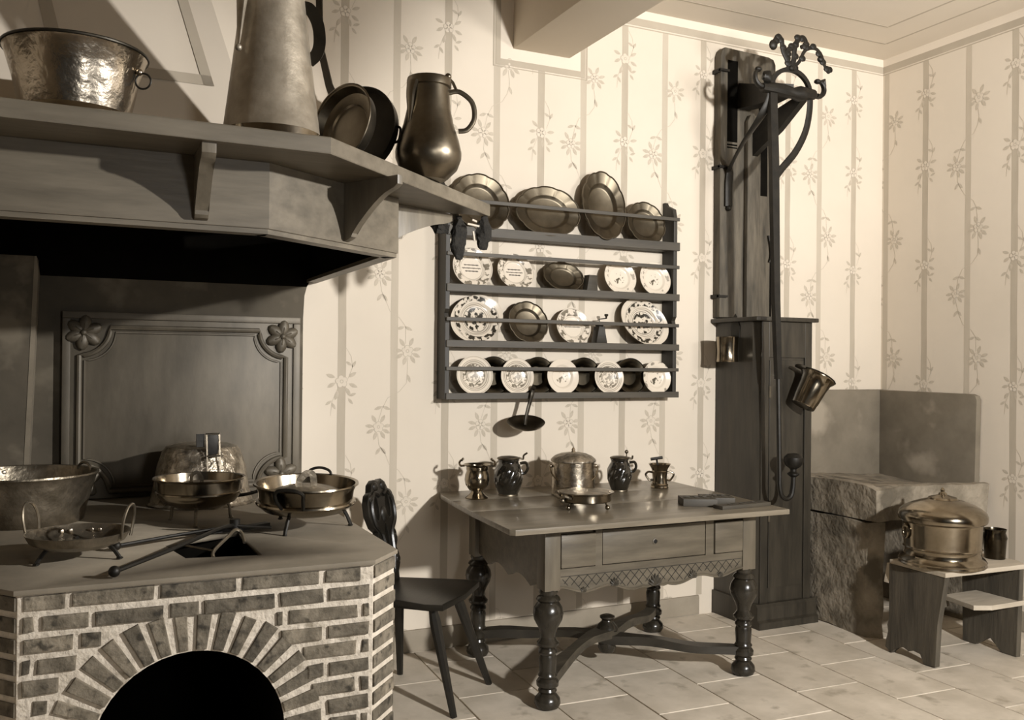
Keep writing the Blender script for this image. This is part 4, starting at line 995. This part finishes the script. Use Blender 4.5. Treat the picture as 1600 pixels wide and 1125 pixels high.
pm_cup = plate_mat('plate_bird', .092, [(.58, .02, .2), (.97, .015, .2)], [(.0, .36, .95)], dark=120, nscale=36, thr=.56)
pm_side = plate_mat('plate_sprays', .092, [(.97, .015, .2)], [(0, .42, 1), (.72, .94, .7)], dark=85, nscale=28, thr=.56)
for nme, x, w, mm, lb in (('faience_plate', -2.745, .188, pm_ring, 'ring-banded white plate at the left end of the bottom shelf'), ('faience_plate', -2.52, .178, pm_ring, 'ring-banded white plate second from left on the bottom shelf'),
                     ('faience_plate', -2.268, .178, pm_cup, 'white plate with faint centre picture in the middle of the bottom shelf'), ('faience_plate', -2.0, .172, pm_ring, 'ring-banded white plate right of the middle on the bottom shelf'),
                     ('faience_plate', -1.708, .172, pm_side, 'white plate with dark flower sprays at the right end of the bottom shelf')):
    plate(nme, lb, 'plate', x, s4, w, w, mm, yb=-.091, tilt=8, group='patterned plates on the rack')
for x, lb in ((-2.632, 'leftmost'), (-2.39, 'second from left'), (-2.128, 'third from left'), (-1.85, 'rightmost')):
    plate('dark_plate', lb+' dark plate standing behind the white ones on the bottom shelf', 'plate', x, s4, .185, .185, metalm('dark_pewter', 62, 84, .3, bump=.1), 'deep', yb=-.052, tilt=6, group='dark plates behind the white ones on the bottom shelf')

# ------------------------------------------------------------------ skimmer hanging from the rack
t = thing('skimmer', 'round copper skimmer hanging by its hooked handle below the rack', 'skimmer', (-2.50, -.155, 1.075))
b_ = B(); b_.M = Matrix.Rotation(rad(17), 4, 'X') @ Matrix.Rotation(rad(-6), 4, 'Y')
b_.lathe([(0, -.022), (.05, -.018), (.08, -.004), (.090, .008), (.092, .012), (.088, .011), (.076, 0), (.048, -.013), (0, -.017)], 48); b_.obj('bowl', copper, t)
b_ = B(); b_.tube(curve_b([(0.0, .01, -.006), (.010, .02, .03), (.03, .028, .09), (.042, .022, .14), (.048, .028, .165)], 6), [.0085+.0035*i/24 for i in range(25)], 8, flat=.7, up=(0, 1, 0)); b_.obj('handle', darkpan, t)
b_ = B(); b_.tube([(.048, .030, .168), (.05, .018, .178)], .012, 8); b_.obj('hook', darkpan, t)

# ------------------------------------------------------------------ pump
pu = thing('water_pump', 'tall old wooden hand pump with boxed case, iron lever and forged fittings', 'pump', (-1.14, -.2, 0))
PO = Matrix.Translation((1.14, .2, 0))
def po(): b_ = B(); b_.M = PO.copy(); return b_
bx = [(-1.278, 1.63), (-1.280, 2.4), (-1.282, 3.07), (-1.272, 3.10), (-1.252, 3.118), (-.95, 3.108), (-.912, 3.098), (-.897, 3.07), (-.890, 2.4), (-.884, 1.63)]
b_ = po(); b_.prism(bx, -.06, -.004, 'y', bv=.006); bd = b_.obj('back_board', oldz, pu)
po().prism([(-1.119, 1.63), (-1.119, 2.72), (-1.10, 2.755), (-1.045, 2.755), (-1.028, 2.72), (-1.026, 1.63)], -.095, -.06, 'y', bv=.006).obj('pump_trunk', oldz, pu)
po().box(-1.236, -1.166, -.0615, -.045, 2.60, 3.05).box(-1.236, -1.166, -.0615, -.045, 2.565, 2.572).box(-1.236, -1.166, -.0615, -.045, 2.58, 2.588).obj('slot', black, pu, smooth=0)
po().box(-1.015, -.952, -.0615, -.045, 2.32, 2.9).box(-1.014, -1.004, -.063, -.055, 1.64, 2.32).box(-.93, -.918, -.063, -.055, 1.64, 2.5).obj('slot', black, pu, smooth=0)
# case
po().prism([(-1.255, -.006), (-1.255, -.31), (-1.225, -.342), (-.915, -.342), (-.885, -.342), (-.885, -.006)], .12, 1.60, 'z', bv=.003).obj('case', casez, pu, smooth=0)
b_ = po(); b_.box(-1.228, -1.18, -.352, -.342, .12, 1.60, .002); b_.box(-.935, -.887, -.352, -.342, .12, 1.60, .002); b_.box(-1.18, -.935, -.352, -.342, 1.41, 1.60, .002); b_.obj('case_frame', casez, pu, smooth=0)
po().box(-1.172, -.943, -.348, -.342, .2, 1.395, .002).obj('case_door', casez, pu, smooth=0)
for z in (1.20, .55): po().tube([(-1.176, -.356, z), (-1.176, -.356, z+.06)], .006, 7).obj('hinge', iron_l, pu)
po().box(-1.292, -.87, -.385, -.005, 1.60, 1.622, .005).obj('case_lid', casez, pu)
po().prism([(-.006, 0), (-.395, 0), (-.395, .035), (-.38, .045), (-.38, .11), (-.368, .125), (-.006, .125)], -1.268, -.868, 'x').obj('plinth', casez, pu, smooth=0)
# iron work
yf = -.50
po().bar([(-1.305, yf, 2.74), (-1.29, yf, 2.4), (-1.27, yf, 1.7), (-1.25, yf, 1.3)], [.044, .046, .036, .028], .028, up=(0, 1, 0)).obj('lever_rod', iron, pu)
po().tube(curve_b([(-1.25, yf, 1.3), (-1.237, yf, .85), (-1.235, yf, .76), (-1.22, yf, .71), (-1.19, yf, .69), (-1.16, yf, .705), (-1.148, yf, .75), (-1.145, yf, .80)], 6), .0125, 9).obj('lever_hook', iron, pu)
po().lathe([(0, .80), (.014, .80), (.03, .812), (.03, .818), (.016, .828), (.016, .84), (.038, .856), (.050, .88), (.048, .90), (.03, .918), (0, .922)], 24, (-1.145, yf, 0)).obj('lever_ball', iron, pu)
b_ = po(); b_.tube(curve_b([(-1.308, yf, 2.765), (-1.315, yf+.01, 2.70), (-1.335, -.44, 2.62), (-1.31, -.28, 2.53), (-1.245, -.10, 2.45), (-1.228, -.078, 2.42), (-1.232, -.075, 2.36), (-1.232, -.075, 2.24)], 5), .024, 8, flat=.3, up=(0, 1, 0)); b_.ball((-1.232, -.075, 2.23), .016); b_.obj('strap', iron, pu)
b_ = po(); b_.tube(curve_b([(-1.055, yf, 2.77), (-1.058, yf, 2.68), (-1.085, yf, 2.57), (-1.15, yf, 2.46), (-1.235, yf, 2.37), (-1.285, yf, 2.31)], 5), .020, 8, flat=.35, up=(0, 1, 0)); b_.obj('strap', iron, pu)
b_ = po(); b_.bar([(-1.12, -.06, 2.86), (-1.17, -.32, 2.80), (-1.22, yf, 2.77)], .09, [.14, .10, .06]); b_.obj('bracket_arm', iron, pu)
b_ = po(); b_.bar([(-1.07, -.06, 2.60), (-1.07, -.28, 2.68), (-1.09, yf+.01, 2.75)], .035, [.16, .12, .04]); b_.obj('bracket_arm', iron, pu)
b_ = po(); b_.tube([(-1.37, yf, 2.762), (-1.30, yf, 2.765), (-1.24, yf, 2.762), (-1.17, yf, 2.758), (-1.13, yf, 2.76), (-1.09, yf, 2.765), (-1.03, yf, 2.768)], [.022, .03, .034, .028, .04, .034, .026], 10); b_.obj('cross_bar', iron, pu)
# scroll ends
def scroll(b_, c, r, a0, a1, r1, th0=.014, th1=.008, n=18):
    P = []; Q = []
    for i in range(n+1):
        s_ = i/n; a = a0+(a1-a0)*s_; q = r+(r1-r)*s_; P.append((c[0]+q*cos(a), c[1], c[2]+q*sin(a))); Q.append(th0+(th1-th0)*s_)
    b_.tube(P, Q, 8, flat=1.4, up=(0, 1, 0)); b_.ball(P[-1], th1*2.1, (1.2, 1, .8), 8, 6); return b_
b_ = po(); scroll(b_, (-1.0, yf, 2.805), .042, -PI*.6, PI*.55, .036); b_.bar([(-1.03, yf, 2.765), (-.99, yf, 2.762)], .02, .02); b_.tube([(-.99, yf, 2.84), (-.965, yf, 2.85), (-.955, yf, 2.82)], [.008, .014, .008], 7); b_.obj('scroll', iron, pu)
b_ = po(); scroll(b_, (-1.37, yf, 2.815), .05, -PI*.35, -PI*1.3, .042); b_.obj('scroll', iron, pu)
b_ = po(); b_.ball((-1.34, yf, 2.82), .03, (1, .8, 1.1), 10, 8); b_.noise(.012, 40, 3); b_.obj('rosette', iron, pu)
b_ = po(); b_.bar(arc((-1.185, yf, 2.765), .128, PI*.02, PI*.98, 20, 'y', .86), .022, .018, up=(0, 1, 0)); b_.obj('arch', iron, pu)
# acanthus plume
def leafy(b_, P, r0_, r1_):
    C_ = curve_b(P, 6); n = len(C_)
    b_.tube(C_, [1.25*(r0_+(r1_-r0_)*i/(n-1)) for i in range(n)], 7, flat=.5, up=(0, 1, 0))
    for i in range(3, n-2, 5):
        b_.ball(tuple(C_[i]+Vector((.008*sin(i), 0, .010*cos(i)))), .019, (1.2, .5, .9), 7, 5)
b_ = po(); leafy(b_, [(-1.185, yf, 2.875), (-1.205, yf, 2.92), (-1.235, yf, 2.965), (-1.245, yf, 3.01), (-1.265, yf, 3.035), (-1.29, yf, 3.01)], .014, .010); b_.ball((-1.30, yf, 2.985), .024, (1, .7, 1.1), 9, 6); b_.obj('plume_leaf', iron, pu)
b_ = po(); leafy(b_, [(-1.185, yf, 2.875), (-1.165, yf, 2.93), (-1.16, yf, 2.99), (-1.135, yf, 3.04), (-1.10, yf, 3.05), (-1.085, yf, 3.02), (-1.12, yf, 3.0)], .014, .009); b_.obj('plume_leaf', iron, pu)
b_ = po(); leafy(b_, [(-1.18, yf, 2.885), (-1.13, yf, 2.925), (-1.09, yf, 2.99), (-1.03, yf, 3.01), (-.985, yf, 2.985), (-.965, yf, 2.94), (-.935, yf, 2.90), (-.915, yf, 2.925)], .008, .008); b_.ball((-.985, yf, 2.958), .018, (1.2, .8, .9), 9, 6); b_.obj('plume_leaf', iron, pu)
b_ = po(); leafy(b_, [(-1.19, yf, 2.90), (-1.215, yf, 2.94), (-1.19, yf, 2.985), (-1.15, yf, 2.985)], .013, .012); b_.obj('plume_leaf', iron, pu)
po().lathe([(.012, 2.865), (.02, 2.872), (.02, 2.885), (.012, 2.893)], 12, (-1.187, yf, 0)).obj('collar', iron, pu)
for z in (2.985, 2.455, 1.745): po().bar([(-1.295, -.068, z), (-1.235, -.068, z)], .012, .022, up=(0, 1, 0)).bar([(-1.290, -.003, z), (-1.290, -.072, z)], .01, .02).obj('staple', iron, pu)
b_ = po(); b_.tube(curve_b([(-.945, -.066, 2.1), (-.93, -.078, 2.0), (-.94, -.07, 1.95)], 4), .007, 6); b_.obj('staple', iron, pu)

# cup hung on the left of the case
t = thing('hanging_cup', 'straight brass cup hung from a pierced diamond plate on the pump case', 'cup', (-1.325, -.19, 1.385))
B().lathe([(0, 0), (.058, 0), (.059, .003), (.056, .01), (.054, .05), (.058, .128), (.060, .133), (.057, .133), (.051, .05), (0, .008)], 40).obj('body', brass, t)
b_ = B(); b_.M = Matrix.Translation((.066, .02, .13)) @ Matrix.Rotation(PI/2, 4, 'Z')
b_.prism([(-.036, 0), (.036, 0), (.034, .03), (.04, .06), (.012, .115), (0, .13), (-.012, .115), (-.04, .06), (-.034, .03)], -.004, .0, 'y', bv=.001); b_.M = b_.M @ Matrix.Rotation(PI/2, 4, 'X'); b_.tube(arc((0, .062, .004), .016, 0, 2*PI, 14, 'z')[:-1], .004, 6, closed=True)
b_.obj('hanger_plate', iron, t)
B().bar([(.05, .015, .125), (.066, .02, .14)], .03, .006).obj('bracket', iron, t)
# tilted bucket on the right
t = thing('hanging_bucket', 'small brass bucket hanging tilted from the pump case corner', 'bucket', (-1.03, -.44, 1.158), rot=(rad(6), rad(29), 0))
B().lathe([(0, 0), (.060, 0), (.062, .004), (.064, .03), (.066, .034), (.073, .12), (.079, .155), (.092, .172), (.092, .182), (.087, .18), (.074, .155), (.058, .01), (0, .008)], 48).obj('body', brass, t)
B().lathe([(.0915, .176), (.096, .180), (.0915, .184)], 48, caps=False).obj('rim', darkpan, t)
b_ = B(); b_.M = Matrix.Rotation(rad(160), 4, 'Z'); b_.tube(curve_b([(.09, -.02, .178), (.115, -.018, .175), (.128, 0, .17), (.115, .018, .175), (.09, .02, .178)], 4), .009, 8); b_.obj('hanger', darkpan, t)

# ------------------------------------------------------------------ stone sink
sk = thing('stone_sink', 'worn sandstone sink on a stone slab foot with two upright splash slabs in the corner', 'sink', (-.43, -.38, 0))
SO = Matrix.Translation((.43, .38, 0))
def so(): b_ = B(); b_.M = SO.copy(); return b_
def rocky(b_, amp, sc, seed, cuts=5):
    bmesh.ops.subdivide_edges(b_.bm, edges=b_.bm.edges[:], cuts=cuts, use_grid_fill=True); b_.noise(amp, sc, seed); return b_
b_ = so(); b_.prism([(-.835, -.02), (-.85, -.70), (-.77, -.745), (-.755, -.02)], .0, .585, 'z'); rocky(b_, .020, 6, 2, 7).obj('pedestal', stone, sk, smooth=60)
b_ = so(); b_.box(-.12, -.035, -.68, -.02, 0, .59); rocky(b_, .010, 6, 4, 4).obj('pedestal', stone, sk, smooth=60)
# basin with a sunken top
b_ = so(); nx, ny = 26, 24; X0, X1, Y0, Y1 = -.862, -.035, -.775, -.03; grid = []
def bz(u, v):
    e = min(u, 1-u, v, 1-v); edge = min(u*1.6, v*1.1)   # u from left, v from front
    dep = .055*max(0, min(1, (min(u, v)-.06)/.10)); lip = .012*sin(u*5)+.008*sin(v*7)
    front = .016*(1-abs(u-.25)*1.3) if v < .1 else 0
    return .762-dep+lip-front*(1-v/.1 if v < .1 else 0)+.02*v
for j in range(ny+1): grid.append([b_._v((X0+(X1-X0)*i/nx, Y0+(Y1-Y0)*j/ny, bz(i/nx, j/ny))) for i in range(nx+1)])
low = [[b_._v((X0+.012+(X1-X0-.012)*i/nx, Y0+.012+(Y1-Y0-.012)*j/ny, .59)) if i in (0, nx) or j in (0, ny) else None for i in range(nx+1)] for j in range(ny+1)]
for j in range(ny):
    for i in range(nx): b_._f([grid[j][i], grid[j][i+1], grid[j+1][i+1], grid[j+1][i]])
for i in range(nx): b_._f([grid[0][i], low[0][i], low[0][i+1], grid[0][i+1]]); b_._f([grid[ny][i], grid[ny][i+1], low[ny][i+1], low[ny][i]])
for j in range(ny): b_._f([grid[j][0], grid[j+1][0], low[j+1][0], low[j][0]]); b_._f([grid[j][nx], low[j][nx], low[j+1][nx], grid[j+1][nx]])
b_._f([low[0][0], low[0][nx], low[ny][nx], low[ny][0]])
b_.noise(.006, 14, 5).obj('basin', stone, sk, smooth=50)
b_ = so(); b_.box(-.858, -.006, -.035, -.004, .70, 1.228, .006).obj('splash_slab', stone_smooth, sk)
b_ = so(); b_.prism([(-.036, 1.225), (-.66, 1.222), (-.69, 1.213), (-.70, 1.19), (-.69, .70), (-.036, .70)], -.045, -.004, 'x', bv=.006).obj('splash_slab', stone_smooth, sk)

# ------------------------------------------------------------------ broken bench and its vessels
BZ = .445
bn = thing('low_bench', 'low worn plank bench with chewed board legs standing before the stone sink', 'bench', (-.66, -1.07, 0))
NO = Matrix.Translation((.66, 1.07, 0))
def no(): b_ = B(); b_.M = NO.copy(); return b_
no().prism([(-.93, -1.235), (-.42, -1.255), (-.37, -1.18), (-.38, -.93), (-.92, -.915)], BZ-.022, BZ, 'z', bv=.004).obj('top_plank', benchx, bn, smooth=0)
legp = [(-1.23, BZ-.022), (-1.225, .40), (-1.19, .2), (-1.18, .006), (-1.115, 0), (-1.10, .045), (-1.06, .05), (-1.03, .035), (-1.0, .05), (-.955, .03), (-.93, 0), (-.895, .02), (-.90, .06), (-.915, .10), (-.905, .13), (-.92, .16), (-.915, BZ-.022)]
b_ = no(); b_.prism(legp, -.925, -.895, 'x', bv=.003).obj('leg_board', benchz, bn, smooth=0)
legp2 = [(-1.235, BZ-.022), (-1.22, .0), (-1.14, .0), (-1.08, .06), (-1.0, 0), (-.93, 0), (-.92, BZ-.022)]
no().prism(legp2, -.43, -.40, 'x', bv=.003).obj('leg_board', benchz, bn, smooth=0)
no().prism([(-.895, .40), (-.895, .27), (-.72, .20), (-.64, .215), (-.64, .26), (-.70, .28)], -1.02, -1.0, 'y', bv=.003).obj('brace_board', benchz, bn, smooth=0)
no().prism([(-.70, -1.20), (-.62, -1.235), (-.33, -1.235), (-.33, -1.0), (-.66, -1.0)], .245, .268, 'z', bv=.003).obj('lower_board', benchx, bn, smooth=0)
no().prism([(-.925, .33), (-.905, .42), (-.89, .42), (-.895, .33)], -.912, -.885, 'y').obj('tenon', benchx, bn, smooth=0)
# split log lying under the bench
b_ = B(); b_.bar([(-.16, -.02, .03), (.0, .0, .035), (.22, .03, .03)], [.05, .07, .06], [.045, .055, .05]); b_.noise(.01, 20, 1)
o = b_.obj('split_log', benchz, smooth=40); o.location = (-.22, -.93, .008); tag(o, 'split piece of firewood on the floor under the low bench', 'firewood')

t = thing('covered_pot', 'large round covered brass pot with domed lid standing on the low bench', 'pot', (-.77, -1.085, BZ)); t.scale = (.96, .96, .98)
B().lathe([(0, 0), (.196, 0), (.200, .005), (.196, .013), (.199, .02), (.192, .032), (.176, .045), (.172, .06), (.176, .075), (.180, .080), (.176, .086), (.177, .10), (.181, .19), (.183, .20), (.192, .204), (.192, .21), (.0, .21)], 72).obj('body', brass, t)
B().lathe([(.194, .205), (.200, .210), (.203, .222), (.203, .235), (.196, .252), (.175, .27), (.14, .288), (.10, .302), (.07, .310), (.064, .318), (.05, .322), (.022, .33), (.016, .34), (0, .342)], 72).obj('lid', brass, t)
B().lathe([(.016, .338), (.009, .345), (.011, .352), (.004, .364), (0, .366)], 14).obj('lid_knob', brass, t)
for a in (rad(-22), rad(158)):
    b_ = B(); b_.M = Matrix.Rotation(a, 4, 'Z') @ Matrix.Translation((.186, 0, .16)); b_.tube(arc((.0, 0, -.004), .026, 0, 2*PI, 18, 'x', 1.2)[:-1], .0055, 8, closed=True); b_.ball((0, 0, .026), .011, u=10, v=6); b_.obj('ring_handle', brass, t)
t = thing('small_can', 'small dark waisted metal can beside the large covered pot on the bench', 'can', (-.425, -1.10, BZ))
B().lathe([(0, 0), (.046, 0), (.047, .012), (.048, .03), (.052, .09), (.055, .10), (.047, .125), (.052, .142), (.050, .142), (.045, .125), (.05, .10), (.044, .01), (0, .01)], 36).obj('body', metalm('dark_tin', 60, 84, .25, bump=.1), t)
B().tube(curve_b([(.052, 0, .12), (.07, 0, .11), (.072, 0, .06), (.05, 0, .045)], 5), .004, 7).obj('handle', darkpan, t)
